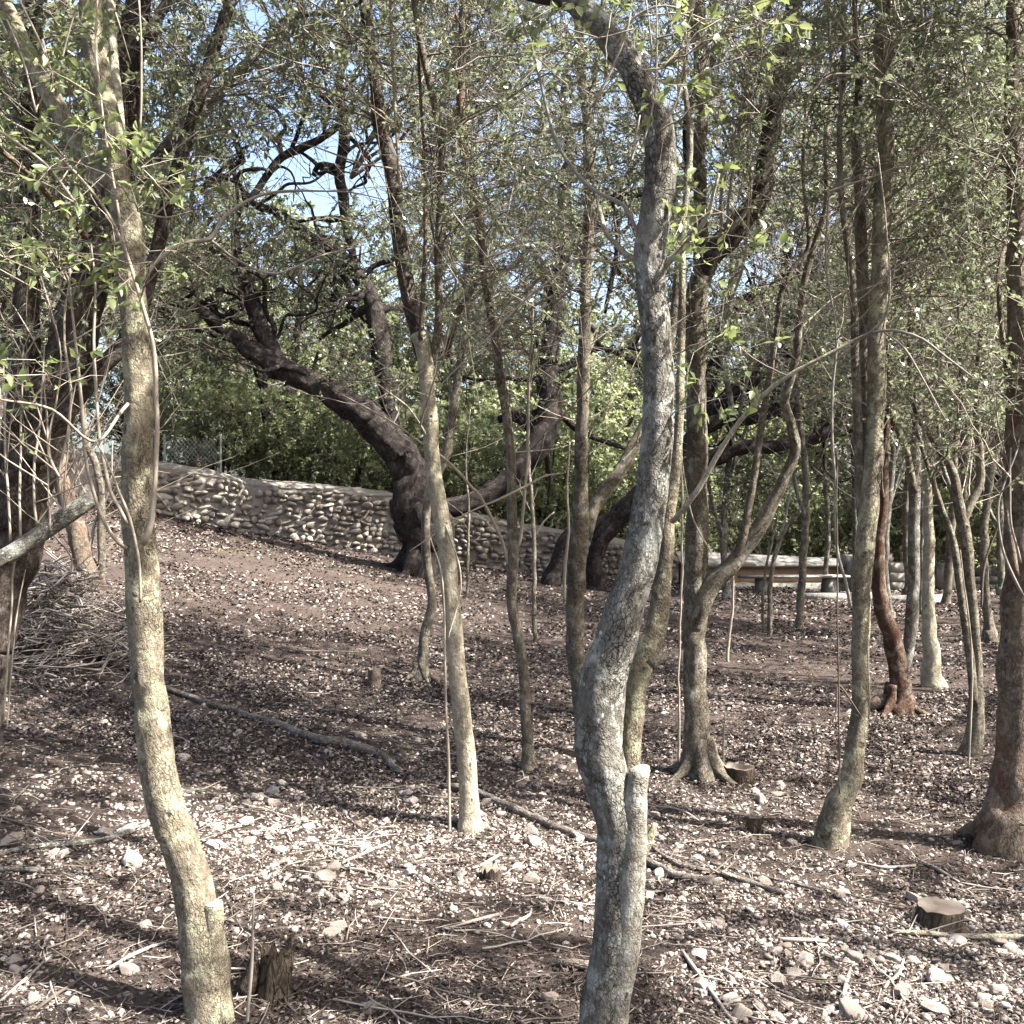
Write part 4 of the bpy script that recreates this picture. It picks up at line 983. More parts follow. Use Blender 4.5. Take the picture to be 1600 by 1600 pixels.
def gnarl(t, n, z0, z1):
    """crooked side limbs, each one wandering on its own"""
    sk = t.sk(); sk = sk[(sk[:, 2] > z0) & (sk[:, 2] < z1)]
    for q in range(n):
        p = sk[rng.integers(0, len(sk))].copy()
        d = nrm(np.array([rng.normal(), rng.normal() * .7, rng.uniform(-.25, .9)])); pts = [p]; m = int(rng.integers(6, 11)); st = rng.uniform(.2, .36)
        for k in range(m):
            d = nrm(d + rng.normal(size=3) * .55 + [0, 0, .06]); p = p + d * st * rng.uniform(.6, 1.3); pts.append(p)
        r = rng.uniform(.03, .06)
        mb = MB(); C, R = tube(mb, pts, np.linspace(r, .008, m + 1), 7, .09, .16, wob=.3)
        for e in range(2):
            k = int(rng.integers(len(C) // 3, len(C) - 2)); p = C[k]; d = nrm(rng.normal(size=3)); b = [p]
            for f in range(5): d = nrm(d + rng.normal(size=3) * .55); p = p + d * .16; b.append(p)
            tube(mb, b, np.linspace(R[k] * .6, .005, 6), 5, .1, .1)
        mb.build('limb', M['bark_oak'], t.root); t.skel.append(C[::3])

# ---- the two old dark oaks by the wall
t = Tree('old black oak in front of the stone wall with a long limb to the left', (664, 888), 16.3)
t.stem([(674, 886, 92), (672, 868, 74), (668, 840, 68), (656, 812, 78), (645, 792, 74), (643, 768, 58), (645, 742, 52), (634, 722, 52), (617, 700, 50), (597, 678, 47), (580, 658, 46), (550, 634, 42), (506, 606, 40), (474, 592, 38), (439, 575, 36), (410, 556, 30), (388, 545, 28), (365, 526, 24), (337, 504, 20), (304, 482, 16), (270, 478, 12), (235, 490, 8)], 'bark_oak', ground=True, sides=26, step=.08, lump=.22, burr=.3)
t.stem([(690, 880, 50), (692, 850, 40), (690, 815, 36), (668, 790, 40)], 'bark_oak', 'trunk', sides=18, step=.1, lump=.14, d0=.3, d1=.2)
t.roots(5, .4, .5, 'bark_oak')
t.stem([(446, 580, 24), (424, 545, 26), (408, 515, 26), (396, 475, 24), (385, 440, 20), (372, 405, 16), (368, 360, 13), (374, 330, 11), (392, 310, 11), (420, 270, 12), (441, 245, 13), (470, 232, 12), (505, 214, 12), (535, 190, 10), (560, 150, 7)], 'bark_oak', 'limb', d0=0, d1=1.0, step=.1, lump=.12, sides=14)
t.stem([(441, 245, 8), (436, 215, 8), (446, 200, 7), (430, 170, 6), (400, 160, 5), (370, 140, 4)], 'bark_oak', 'limb', d0=.5, d1=.8, step=.1, lump=.15, sides=10)
t.stem([(612, 690, 26), (610, 650, 26), (603, 600, 28), (594, 545, 31), (588, 500, 32), (582, 470, 28), (566, 440, 24), (545, 412, 22), (520, 390, 20), (480, 368, 18), (452, 345, 15), (425, 328, 13), (400, 322, 9), (375, 290, 7), (360, 250, 5)], 'bark_oak', 'limb', d0=.4, d1=1.2, step=.1, lump=.13, sides=14)
t.stem([(560, 438, 12), (552, 400, 12), (540, 350, 14), (537, 305, 18), (530, 275, 16), (534, 245, 17), (538, 220, 18), (535, 180, 16), (530, 130, 12), (540, 70, 9), (530, 0, 6)], 'bark_oak', 'limb', d0=1.0, d1=1.4, step=.1, lump=.12, sides=12)
for tr in ([(522, 270, 8), (500, 262, 7), (488, 250, 6), (470, 238, 5)], [(540, 240, 6), (555, 228, 6), (575, 224, 5), (600, 222, 4)], [(582, 475, 12), (560, 488, 12), (540, 505, 9), (520, 515, 7), (500, 530, 5)], [(540, 480, 10), (545, 445, 9), (530, 430, 7), (510, 450, 5), (490, 470, 4)], [(588, 490, 14), (610, 480, 12), (640, 482, 10), (680, 475, 7)], [(405, 515, 9), (380, 470, 8), (350, 455, 8), (310, 455, 7), (270, 480, 5)], [(365, 330, 7), (345, 300, 6), (320, 290, 5), (290, 300, 4)], [(372, 330, 6), (368, 280, 6), (350, 250, 5), (330, 235, 4)]):
    t.stem(tr, 'bark_oak', 'limb', d0=.6, d1=.9, step=.1, lump=.15, sides=8)
t.stem([(674, 812, 30), (700, 795, 30), (735, 785, 30), (766, 771, 30), (800, 744, 32), (824, 716, 38), (847, 685, 42), (860, 640, 38), (857, 600, 34), (855, 575, 32), (860, 540, 30), (867, 506, 29), (873, 450, 28), (879, 400, 27), (884, 350, 24), (882, 300, 20), (890, 240, 15), (880, 160, 10), (890, 60, 6)], 'bark_oak', 'limb', d0=.4, d1=1.5, step=.1, lump=.14, sides=16)
for tr in ([(845, 690, 18), (822, 660, 20), (800, 650, 18), (780, 655, 12)], [(835, 640, 12), (848, 680, 11), (855, 720, 10), (860, 750, 7), (856, 790, 4)], [(860, 640, 14), (880, 650, 12), (900, 670, 10), (930, 685, 9), (960, 695, 8), (990, 705, 5)], [(880, 400, 14), (905, 380, 14), (940, 340, 15), (969, 312, 15), (1005, 300, 12)], [(855, 580, 14), (880, 575, 14), (905, 560, 12), (930, 545, 10), (960, 550, 9), (1000, 572, 8)], [(870, 480, 10), (850, 440, 8), (835, 400, 7), (820, 360, 5)], [(960, 315, 9), (965, 380, 9), (955, 440, 8), (945, 490, 6)]):
    t.stem(tr, 'bark_oak', 'limb', d0=1.0, d1=1.2, step=.1, lump=.15, sides=9)
gnarl(t, 46, 3.4, 9)
oak_cl = [ell(430, 160, 17, 2.6, 2.0, 1.3, 34), ell(400, 400, 17, 1.9, 1.6, 0.9, 20), ell(300, 330, 16.5, 1.3, 1.6, 1.3, 22), ell(500, 450, 17.3, 1.5, 1.5, .9, 18), ell(620, 150, 17.5, 2.0, 1.8, 1.6, 30), ell(800, 250, 18, 2.0, 1.7, 2.0, 34), ell(780, 520, 17.6, 1.2, 1.3, .8, 16), ell(940, 300, 18, 1.3, 1.5, 1.5, 18), ell(300, 520, 16.5, 1.2, 1.3, .8, 14), ell(590, 600, 16.6, .7, .7, .5, 8), ell(500, -120, 17.5, 4.5, 2.5, 1.2, 44), ell(840, 60, 14.6, 2.0, 1.2, .8, 24), ell(560, 20, 15.0, 2.0, 1.0, .8, 18)]
crown(t.root, t.sk(), np.vstack(oak_cl), per=13, cr=.42, tl=.42, nl=25, ll=.066, lw=.033, mat='leaf_oak', tmat='twig_dark', r0=.018, tw=.005, bare=.2)
oakO = t

t = Tree('dark two-legged oak behind the big grey trunk with limbs to the right', (905, 913), 17.3)
t.stem([(866, 905, 40), (868, 895, 32), (874, 876, 26), (882, 850, 26), (900, 830, 26), (925, 822, 28), (945, 818, 28)], 'bark_oak', ground=True, sides=18, step=.1, lump=.13)
t.stem([(930, 918, 40), (930, 905, 32), (928, 880, 27), (938, 845, 28), (962, 813, 32), (990, 785, 34), (1020, 758, 34), (1060, 732, 32), (1110, 716, 29), (1154, 700, 25), (1202, 699, 22), (1256, 692, 20), (1296, 676, 18), (1323, 672, 16), (1360, 655, 10), (1400, 650, 6)], 'bark_oak', 'trunk', ground=True, sides=20, step=.1, lump=.13, d1=-.5)
t.stem([(1030, 752, 26), (1070, 700, 28), (1111, 662, 26), (1161, 655, 22), (1202, 642, 22), (1222, 611, 22), (1245, 588, 20), (1280, 577, 19), (1316, 574, 18), (1345, 580, 12), (1390, 590, 7)], 'bark_oak', 'limb', d0=0, d1=-.3, step=.1, lump=.13, sides=16)
t.stem([(1060, 715, 22), (1095, 665, 24), (1121, 636, 25), (1148, 614, 25), (1181, 588, 24), (1200, 560, 20), (1229, 551, 16), (1279, 560, 14), (1310, 566, 10), (1340, 560, 6)], 'bark_oak', 'limb', d0=.2, d1=.3, step=.1, lump=.13, sides=16)
t.stem([(1085, 690, 20), (1104, 620, 22), (1118, 570, 24), (1130, 523, 25), (1151, 490, 25), (1178, 472, 23), (1205, 464, 22), (1222, 440, 20), (1245, 424, 16), (1275, 410, 12), (1300, 395, 8), (1340, 380, 5)], 'bark_oak', 'limb', d0=.4, d1=.8, step=.1, lump=.13, sides=16)
t.stem([(1205, 466, 16), (1230, 482, 13), (1250, 490, 12), (1275, 500, 10), (1300, 530, 7)], 'bark_oak', 'limb', d0=.6, d1=.7, step=.1, sides=10, lump=.15)
t.stem([(1132, 520, 16), (1138, 470, 15), (1150, 430, 15), (1160, 400, 13), (1195, 370, 12), (1230, 345, 9), (1270, 330, 6)], 'bark_grey', 'limb', d0=.6, d1=.9, step=.1, sides=12)
gnarl(t, 34, 2.6, 8)
cl = [ell(1200, 400, 18.3, 1.4, 1.4, .9, 18), ell(1280, 480, 18, 1.2, 1.2, .8, 14), ell(1200, 180, 18.5, 1.8, 1.6, 1.8, 26), ell(1150, 770, 17.4, 1.0, 1.0, .5, 10), ell(1300, 640, 17.4, .9, 1.0, .4, 7), ell(1060, 500, 18, .9, 1.2, 1.2, 12), ell(1200, -150, 18, 3.5, 2.2, 1.2, 32), ell(1350, 260, 18, 1.4, 1.4, 1.6, 18), ell(1190, 540, 17.6, .8, .7, .3, 5)]
crown(t.root, t.sk(), np.vstack(cl), per=13, cr=.42, tl=.42, nl=25, ll=.066, lw=.033, mat='leaf_oak', tmat='twig_dark', r0=.018, tw=.005, bare=.2)

# ---- dark trunks and thin stems behind the wall
for lab, tr, d in (('dark trunk behind the stone wall, the left of two', [(438, 770, 24), (435, 749, 22), (428, 700, 20), (420, 655, 20), (414, 610, 18), (400, 560, 16), (396, 480, 12), (390, 380, 8)], 20.5),
                   ('dark forked trunk behind the stone wall, the right of two', [(461, 780, 22), (461, 750, 19), (462, 700, 18), (457, 640, 18), (452, 600, 16), (462, 540, 13), (470, 450, 9), (460, 360, 6)], 20.8)):
    t = Tree(lab, tr[0][:2], d)
    t.stem(tr, 'bark_oak', ground=True, sides=14, step=.1, lump=.1)
    t.stem([(tr[3][0], tr[3][1], 9), (tr[3][0] + 25, tr[3][1] - 40, 8), (tr[3][0] + 40, tr[3][1] - 90, 5)], 'bark_oak', 'branch', step=.1, sides=8)
    crown(t.root, t.sk(), ell(tr[5][0], 520, d, 1.6, 1.4, 1.2, 24), per=10, cr=.4, tl=.4, nl=12, ll=.06, lw=.03, mat='leaf_far', tmat='twig_dark', r0=.014, tw=.004)

# ---- saplings standing in the clearing
SAP = [('thin upright sapling in the clearing right of the kinked brown tree', [(836, 1003, 8), (835, 940, 7), (835, 834, 7), (827, 733, 6), (825, 614, 5), (832, 500, 4), (826, 400, 3)], [(835, 838, 4), (850, 815, 3), (866, 800, 2)]),
       ('brown sapling standing in front of the stone bench', [(1202, 992, 8), (1203, 950, 8), (1205, 900, 7), (1212, 865, 7), (1222, 835, 6), (1240, 810, 5), (1262, 780, 4), (1290, 740, 3)], [(1212, 862, 5), (1226, 815, 4), (1236, 760, 3)]),
       ('short pale dead stick leaning up left of the bench', [(1137, 1034, 5), (1140, 990, 5), (1145, 940, 4), (1146, 870, 3)], []),
       ('thin grey whip beside the brown sapling in front of the bench', [(1193, 988, 4), (1192, 950, 5), (1195, 900, 4), (1203, 860, 4), (1216, 800, 3)], []),
       ('pale bare pole standing just left of the pale straight tree', [(703, 1298, 5), (701, 1200, 5), (697, 1100, 4), (695, 1020, 4), (690, 900, 3), (672, 840, 2)], []),
       ('dry forked twig standing upright by the left trunk', [(385, 1598, 6), (391, 1530, 6), (394, 1470, 5), (397, 1396, 3)], [(396, 1452, 4), (404, 1430, 3), (412, 1411, 2)]),
       ('thin sapling between the dark oak and the kinked brown tree', [(730, 928, 5), (731, 880, 5), (733, 800, 4), (728, 720, 3), (735, 640, 2)], []),
       ('thin twig sapling left of the Y-forked tree base', [(1130, 1212, 3), (1131, 1150, 3), (1133, 1113, 2)], [])]
for lab, tr, br in SAP:
    t = Tree(lab, tr[0][:2], name='sapling', cat='sapling')
    t.stem(tr, 'bark_brown' if 'brown' in lab else 'twig_pale' if 'pale' in lab else 'twig_grey', 'stem', ground=True, sides=8, step=.05, lump=.04, wob=.5)
    if br: t.stem(br, 'twig_grey', 'branch', sides=6, step=.05)
    if t.d > 5 and len(tr) > 4: t.twigs(10, float(t.base[2]) + .8, 4.0, .5, 'twig_grey', r=.003)

# ---- more slender trees in the middle distance at right and centre
MID = [('slender grey tree', 1250, 985, 14.0, 13), ('slender grey tree', 1388, 960, 15.0, 11), ('slender grey tree', 1545, 985, 12.5, 14), ('slender grey tree', 1600, 1010, 11.0, 12),
       ('slender grey tree', 1480, 945, 17.5, 12), ('slender grey tree', 1565, 935, 18.5, 13), ('slender grey tree', 1640, 1100, 9.0, 14), ('slender grey tree', 1335, 928, 18.5, 9), ('slender grey tree', 1510, 1000, 13.0, 9), ('slender grey tree', 1700, 1000, 13, 14), ('slender grey tree', 1420, 935, 18.8, 10), ('slender grey tree', 1290, 935, 19.0, 10), ('slender grey tree', 1625, 960, 15.5, 13), ('slender grey tree', 1135, 945, 17.2, 9)]
def copy_tree(src, loc, rz, sc, label, cat, group):
    o = src.copy(); COL.objects.link(o)
    o.location = loc; o.rotation_euler = (0, 0, rz); o.scale = (sc, sc, sc)
    tag(o, label, cat, group)
    for ch in src.children:
        c = ch.copy(); COL.objects.link(c); c.parent = o
    return o
MIDP = []
for k, (nm, px, py, d, w) in enumerate(MID):
    if k >= 4:
        src = MIDP[k % 4]; p = P(px, py, d); sc = d / src.location.y
        copy_tree(src, (p[0], p[1], float(gz(p[0], p[1]))), float(rng.uniform(0, 6.28)), float(np.clip(sc, .8, 1.25)), src['label'], 'tree', src['group'])
        continue
    t = Tree('slender grey multi-twigged tree in the thicket at the right', (px, py), d, 'slender trees in the thicket at the right')
    x = px; tr = [(px, py, w * 1.6), (px, py - 15, w)]
    y = py - 15
    while y > -300:
        y -= 110 * 10 / d; x += rng.normal() * 9; tr.append((x, y, max(3, w * (1 - (py - y) / 1700))))
    t.stem(tr, 'bark_grey' if k % 2 else 'bark_brown', ground=True, sides=10, step=.1, wob=.4)
    for q in range(4):
        i0 = rng.integers(2, max(3, len(tr) - 3)); a = tr[i0]; sg = rng.choice([-1, 1])
        t.stem([(a[0], a[1], w * .6), (a[0] + sg * 18, a[1] - 60, w * .5), (a[0] + sg * rng.uniform(20, 60), a[1] - 170, w * .4), (a[0] + sg * rng.uniform(20, 80), a[1] - 320, w * .2)], 'bark_grey', 'branch', sides=8, step=.1, d1=rng.uniform(-.6, .6))
    MIDP.append(t.root)
    cl = np.vstack([ell(px, 330, d, 1.2, 1.2, .2 * d, 56), ell(px, 560, d, .9, 1.0, .06 * d, 10)])
    crown(t.root, t.sk(), cl, per=9, cr=.34, tl=.34, nl=30, ll=.05, lw=.025, mat='leaf_mid' if k % 2 else 'leaf_far', tw=.003, r0=.009, bare=.3)
    t.twigs(50, 1.4, 5.5, 1.1, 'twig_grey', r=.006)

# ------------------------------------------------------------------ the wood behind the wall: copies of a few kinds
def proto_tree(seed, h, cw, nleaf, mat, ll):
    r0 = np.random.default_rng(seed)
    root = empty('tree', (0, 0, 0), '', '')
    tr = [np.array([0, 0, -.3])]; k = 8
    for q in range(k): tr.append(np.array([r0.normal() * .18 * q / 3, r0.normal() * .18 * q / 3, h * (q + .6) / k * .92]))
    mb = MB(); C, R = tube(mb, tr, np.linspace(.16, .03, k + 1) * h / 8, 9, .25, .1); mb.build('trunk', M['bark_dark'], root)
    sk = [C[2:]]
    for q in range(6):
        s = C[r0.integers(len(C) // 5, len(C) - 3)]; a = r0.uniform(0, 6.3); L = cw * r0.uniform(.5, .95)
        e = s + np.array([math.cos(a) * L, math.sin(a) * L, L * r0.uniform(.3, .9)])
        mb = MB(); C2, _ = tube(mb, [s, (s + e) / 2 + r0.normal(size=3) * .15, e], [.06 * h / 8, .045 * h / 8, .015], 7, .25, .1); mb.build('branch', M['bark_dark'], root)
        sk.append(C2)
    n = 46
    u = nrm(r0.normal(size=(n, 3))) * (r0.random(n) ** .4)[:, None]
    cl = np.array([0, 0, h * .6]) + u * np.array([cw, cw, h * .42])
    global HOLES
    keep, HOLES = HOLES, []
    crown(root, np.vstack(sk), cl, per=nleaf, cr=cw * .2, tl=.5, nl=26, ll=ll, lw=ll * .5, mat=mat, tmat='twig_dark', r0=.015, tw=.006, bare=.1)
    HOLES = keep
    return root
def proto_bush(seed, h, w, mat, ll, droop=.3):
    r0 = np.random.default_rng(seed)
    root = empty('bush', (0, 0, 0), '', '')
    sk = []
    for q in range(6):
        a = r0.uniform(0, 6.3); e = np.array([math.cos(a) * w * .5, math.sin(a) * w * .5, h * r0.uniform(.6, .95)])
        mb = MB(); C2, _ = tube(mb, [np.array([0, 0, -.2]) + e * [.1, .1, 0], e * [.4, .4, .5], e], [.035, .025, .008], 6, .2, .1); mb.build('stem', M['bark_dark'], root); sk.append(C2)
    n = 34
    u = nrm(r0.normal(size=(n, 3))) * (r0.random(n) ** .4)[:, None]
    cl = np.array([0, 0, h * .52]) + u * np.array([w, w, h * .5])
    global HOLES
    keep, HOLES = HOLES, []
    crown(root, np.vstack(sk), cl, per=15, cr=w * .17, tl=.4, nl=24, ll=ll, lw=ll * .48, mat=mat, tmat='twig_dark', r0=.008, tw=.004, bare=.1, droop=droop)
    HOLES = keep
    return root
protos = [(proto_tree(41, 7.5, 2.2, 14, 'leaf_far', .075), 'dense evergreen tree in the wood beyond the wall'), (proto_tree(42, 9.0, 2.4, 14, 'leaf_oak', .075), 'tall dark holm oak in the wood beyond the wall'), (proto_tree(43, 6.5, 1.9, 14, 'leaf_bush', .07), 'light green tree in the wood beyond the wall')]
bush_p = [(proto_bush(51, 2.6, 1.2, 'leaf_bush', .075, .6), 'light green bush directly behind the stone wall'), (proto_bush(52, 2.2, 1.3, 'leaf_far', .06), 'grey green bush directly behind the stone wall')]
used = {}
spots = [(-11, 24, 0), (-8.2, 26, 1), (-6, 23.5, 0), (-4.6, 27, 2), (-1.6, 26, 0), (.8, 25, 2), (3.2, 27, 1), (5.6, 25.2, 2), (8.2, 27, 0), (10.6, 24.8, 1), (13.5, 26.5, 0), (-14, 28, 1), (-9.8, 32, 0), (-5.2, 34, 1), (-.5, 33, 1), (4, 35, 0), (8.5, 34, 2), (13, 33.5, 1), (17.5, 30, 0), (-17, 35, 2), (-12, 41, 1), (-3, 43, 0), (5, 44, 1), (12, 42, 0), (20, 40, 1), (11.8, 20.5, 2), (9.6, 21.6, 0), (-9.5, 19.5, 1), (-7.6, 15.2, 0), (-8.4, 11.5, 2)]
for (x, y, k) in spots:
    src, lab = protos[k]
    sc = float(rng.uniform(.85, 1.15)); z = float(gz(x, y)) - .05; rz = float(rng.uniform(0, 6.28))
    if k not in used:
        used[k] = 1; src.location = (x, y, z); src.rotation_euler = (0, 0, rz); tag(src, lab, 'tree', 'trees of the wood beyond the wall, kind ' + lab.split()[0])
    else: copy_tree(src, (x, y, z), rz, sc, lab, 'tree', 'trees of the wood beyond the wall, kind ' + lab.split()[0])
used = {}
bspots = [(-8.8, 18.6, 1), (-7.0, 19.2, 1), (-5.6, 19.6, 0), (-4.4, 20.2, 1), (-3.2, 19.9, 0), (-2.0, 20.6, 0), (-.6, 20.4, 0), (.7, 20.9, 0), (2.1, 21.3, 0), (3.5, 22.0, 0), (5.0, 22.3, 1), (6.3, 22.2, 0), (7.8, 22.4, 1), (9.2, 22.6, 1), (10.8, 22.2, 0), (-5.2, 22.4, 0), (-2.6, 23.0, 1), (.2, 23.2, 0), (2.6, 24.0, 1), (5.8, 24.2, 0), (8.6, 24.4, 1), (-10.5, 20.5, 0), (12.6, 22.4, 1), (14.5, 23, 0), (-7.5, 22, 1), (-3.8, 25.5, 0), (-1.2, 24.6, 1), (1.6, 26, 0), (4.4, 26.4, 1), (7.2, 26.5, 0), (9.8, 25.8, 1), (12, 26, 0), (6, 29.5, 1), (2, 30, 0), (-2, 30, 1), (9, 30, 0), (-6, 30, 0), (13, 29, 1), (11.2, 20.6, 1), (9.4, 20.9, 0)]
for (x, y, k) in bspots:
    src, lab = bush_p[k]
    sc = float(rng.uniform(.85, 1.25)); z = float(gz(x, y)) + (.25 if x < 2 else .1) - .1; rz = float(rng.uniform(0, 6.28))
    if k not in used:
        used[k] = 1; src.location = (x, y, z); src.rotation_euler = (0, 0, rz); tag(src, lab, 'bush', lab.split(' directly')[0] + ' row behind the wall')
    else: copy_tree(src, (x, y, z), rz, sc, lab, 'bush', lab.split(' directly')[0] + ' row behind the wall')

# unseen wood right of and behind the viewer, thickened to cast dappled shade: one mass, trunks, branches and leaves
mbt, mbl = MB(), MB()
wood = [(6.6, 4.2), (8.2, 7.0), (5.4, 1.6), (9.4, 10.0), (10.2, 13.4), (7.4, -.6), (3.6, -1.4), (10.5, 3.0), (12, 7), (12.6, 16), (4.6, -4.5), (9.5, -4), (13, 11), (4.6, .3), (3.2, -.6), (6.3, -.2), (2.2, -3), (7.6, 2.2), (11.5, 9.4), (8.8, 5.2), (6.2, -2.6)]
sk = []
for (x, y) in wood:
    z = float(gz(x, y)); h = rng.uniform(6, 8)
    pts = [np.array([x, y, z - .1])] + [np.array([x + rng.normal() * .12 * q, y + rng.normal() * .12 * q, z + h * q / 6]) for q in range(1, 7)]
    C, R = tube(mbt, pts, np.linspace(.1, .03, 7), 10, .2, .08); 
    cl = np.array([x, y, z + h * .68]) + nrm(rng.normal(size=(40, 3))) * (rng.random(40) ** .45)[:, None] * np.array([1.7, 1.7, h * .33])
    connect(mbt, C[4:], cl, .009)
    K = len(cl) * 6
    c = np.repeat(cl, 6, 0) + rng.normal(size=(K, 3)) * .28
    sprays(mbt, mbl, c, rng.normal(size=(K, 3)) + [0, 0, .4], .35 * rng.uniform(.6, 1.4, K), 14, .085, .044, tw=.003)  # oversized unseen leaves, sized for the shade they cast
o = mbt.build('shade_woodland', M['bark_brown']); tag(o, 'trunks and branches of the unseen wood to the right, added for its shade', None, None, 'stuff')
o2 = mbl.build('shade_woodland_leaves', M['leaf_mid'], o, smooth=False, kind='stuff')

# ------------------------------------------------------------------ ground cover
def zone(x, y):
    """how stony the ground is, 0..1"""
    n = fbm(np.stack([x * .9, y * .9, np.zeros_like(x)], -1), 3, 77)
    near = np.clip((8.5 - y) / 4.5, 0, 1)
    band = np.exp(-(((x + .55) / 1.1) ** 2 + ((y - 4.9) / .8) ** 2)) * 1.0
    right = np.clip((x - .3) / .8, 0, 1) * np.clip((4.6 - y) / .8, 0, 1) * .9
    bare = np.exp(-(((x + .05) / .5) ** 2 + ((y - 3.5) / .35) ** 2)) * .6
    return np.clip(.2 * near + band * 1.3 + right + .35 * n * near - bare + .09, .02, 1)

def scatter(n, y0, y1, pw=1.6, margin=.35):
    u = rng.random(n)
    y = (y0 ** (1 - pw) + u * (y1 ** (1 - pw) - y0 ** (1 - pw))) ** (1 / (1 - pw))
    x = rng.uniform(-1, 1, n) * (.52 * y + margin)
    return x, y

def tetra(n, subs, seed):
    if subs == 0:
        V = np.array([[1, 0, 0], [-1, 0, 0], [0, 1, 0], [0, -1, 0], [0, 0, 1], [0, 0, -1]]) * .5 + np.random.default_rng(seed).normal(size=(6, 3)) * .14
        return V, np.array([[0, 2, 4], [2, 1, 4], [1, 3, 4], [3, 0, 4], [2, 0, 5], [1, 2, 5], [3, 1, 5], [0, 3, 5]])
    me = rock_mesh('rock', subs, seed, M['gravel'], .75, .3)
    V = np.array([v.co[:] for v in me.vertices]); T = np.array([p.vertices[:] for p in me.polygons])
    bpy.data.meshes.remove(me)
    return V, T
def rocks(mb, x, y, s, subs, seeds):
    vr = [tetra(0, subs, q) for q in seeds]
    which = rng.integers(0, len(vr), len(x))
    for q, (V, T) in enumerate(vr):
        m = which == q; n = m.sum()
        if not n: continue
        sc = s[m][:, None] * np.stack([rng.uniform(.8, 1.4, n), rng.uniform(.7, 1.1, n), rng.uniform(.5, .95, n)], -1)
        a = rng.uniform(0, 6.28, n); tl = rng.normal(size=n) * .35
        ca, sa, ct, st = np.cos(a), np.sin(a), np.cos(tl), np.sin(tl)
        L = V[None] * sc[:, None]
        X = L[..., 0] * ct[:, None] - L[..., 2] * st[:, None]; Zz = L[..., 0] * st[:, None] + L[..., 2] * ct[:, None]
        W = np.stack([X * ca[:, None] - L[..., 1] * sa[:, None] + x[m][:, None], X * sa[:, None] + L[..., 1] * ca[:, None] + y[m][:, None], Zz + (gz(x[m], y[m]) + s[m] * .08)[:, None]], -1)
        mb.add(W.reshape(-1, 3), None, (T[None] + (np.arange(n) * len(V))[:, None, None]).reshape(-1, 3))
# gravel
x, y = scatter(60000, 2.7, 10, 1.7)
k = rng.random(len(x)) < zone(x, y); x, y = x[k], y[k]
mb = MB(); s = np.clip(rng.lognormal(math.log(.0105), .4, len(x)), .005, .02)
rocks(mb, x, y, s, 0, range(400, 412))
x, y = scatter(15000, 2.7, 10, 1.6)
k = rng.random(len(x)) < zone(x, y); x, y = x[k], y[k]
s = np.clip(rng.lognormal(math.log(.018), .3, len(x)), .01, .03)
rocks(mb, x, y, s, 1, range(200, 208))
x, y = scatter(13000, 2.7, 9, 1.6)
k = rng.random(len(x)) < zone(x, y); x, y = x[k], y[k]
s = np.clip(rng.lognormal(math.log(.025), .3, len(x)), .016, .042)
rocks(mb, x, y, s, 1, range(220, 232))
g = mb.build('gravel', M['gravel'], smooth=False); tag(g, 'small pale gravel scattered through the leaf litter', None, None, 'stuff')

# leaf litter flakes
def flakes(name, n, y0, y1, pw, l0, l1, mat, lab, up=.012, asp=(.25, .6)):
    x, y = scatter(n, y0, y1, pw)
    dn = fbm(np.stack([x * 1.6, y * 1.6, np.zeros_like(x)], -1), 3, 55)
    k = rng.random(n) < np.clip(.62 + .85 * dn, .14, 1); x, y = x[k], y[k]; n = len(x)
    a = rng.uniform(0, 6.28, n)
    d = np.stack([np.cos(a), np.sin(a), rng.normal(size=n) * .38], -1)
    nv = rng.normal(size=(n, 3)) * .55 + [0, 0, 1]
    l = rng.uniform(l0, l1, n) * (.0085 + .0034 * y)
    p = np.stack([x, y, gz(x, y) + rng.uniform(.001, up, n)], -1)
    mb = MB(); leaves(mb, p - nrm(d) * l[:, None] * .5, d, nv, l, l * rng.uniform(*asp, n))
    o = mb.build(name, M[mat], smooth=False); return tag(o, lab, None, None, 'stuff')
flakes('leaf_litter', 110000, 2.7, 9, 1.6, .45, 1.35, 'litter', 'dry brown leaf flakes covering the near ground')
flakes('leaf_litter', 165000, 5.5, 20.5, 1.2, .45, 1.25, 'litter_far', 'dry reddish brown leaves covering the far clearing', .03, (.35, .75))
# fine twig litter
x, y = scatter(14500, 2.7, 10, 1.6)
n = len(x); a = rng.uniform(0, 6.28, n); L = np.clip(rng.lognormal(math.log(.05), .6, n), .015, .25)
t_ = np.linspace(-.5, .5, 3)[None, :]
bx = rng.normal(size=(n, 1)) * .12 * L[:, None]
qx = x[:, None] + np.cos(a)[:, None] * L[:, None] * t_ - np.sin(a)[:, None] * bx * (1 - 4 * t_ ** 2)
qy = y[:, None] + np.sin(a)[:, None] * L[:, None] * t_ + np.cos(a)[:, None] * bx * (1 - 4 * t_ ** 2)
qz = gz(qx, qy) + rng.uniform(.003, .018, (n, 1)) + rng.normal(size=(n, 1)) * .12 * L[:, None] * t_
mb = MB(); vtube(mb, np.stack([qx, qy, qz], -1), np.clip(L * .02, .0008, .0028)[:, None] * np.array([[1, .9, .6]]), 3)
o = mb.build('twig_litter', M['litter_twig'], smooth=False); tag(o, 'fine dry twigs and straws strewn over the ground', None, None, 'stuff')

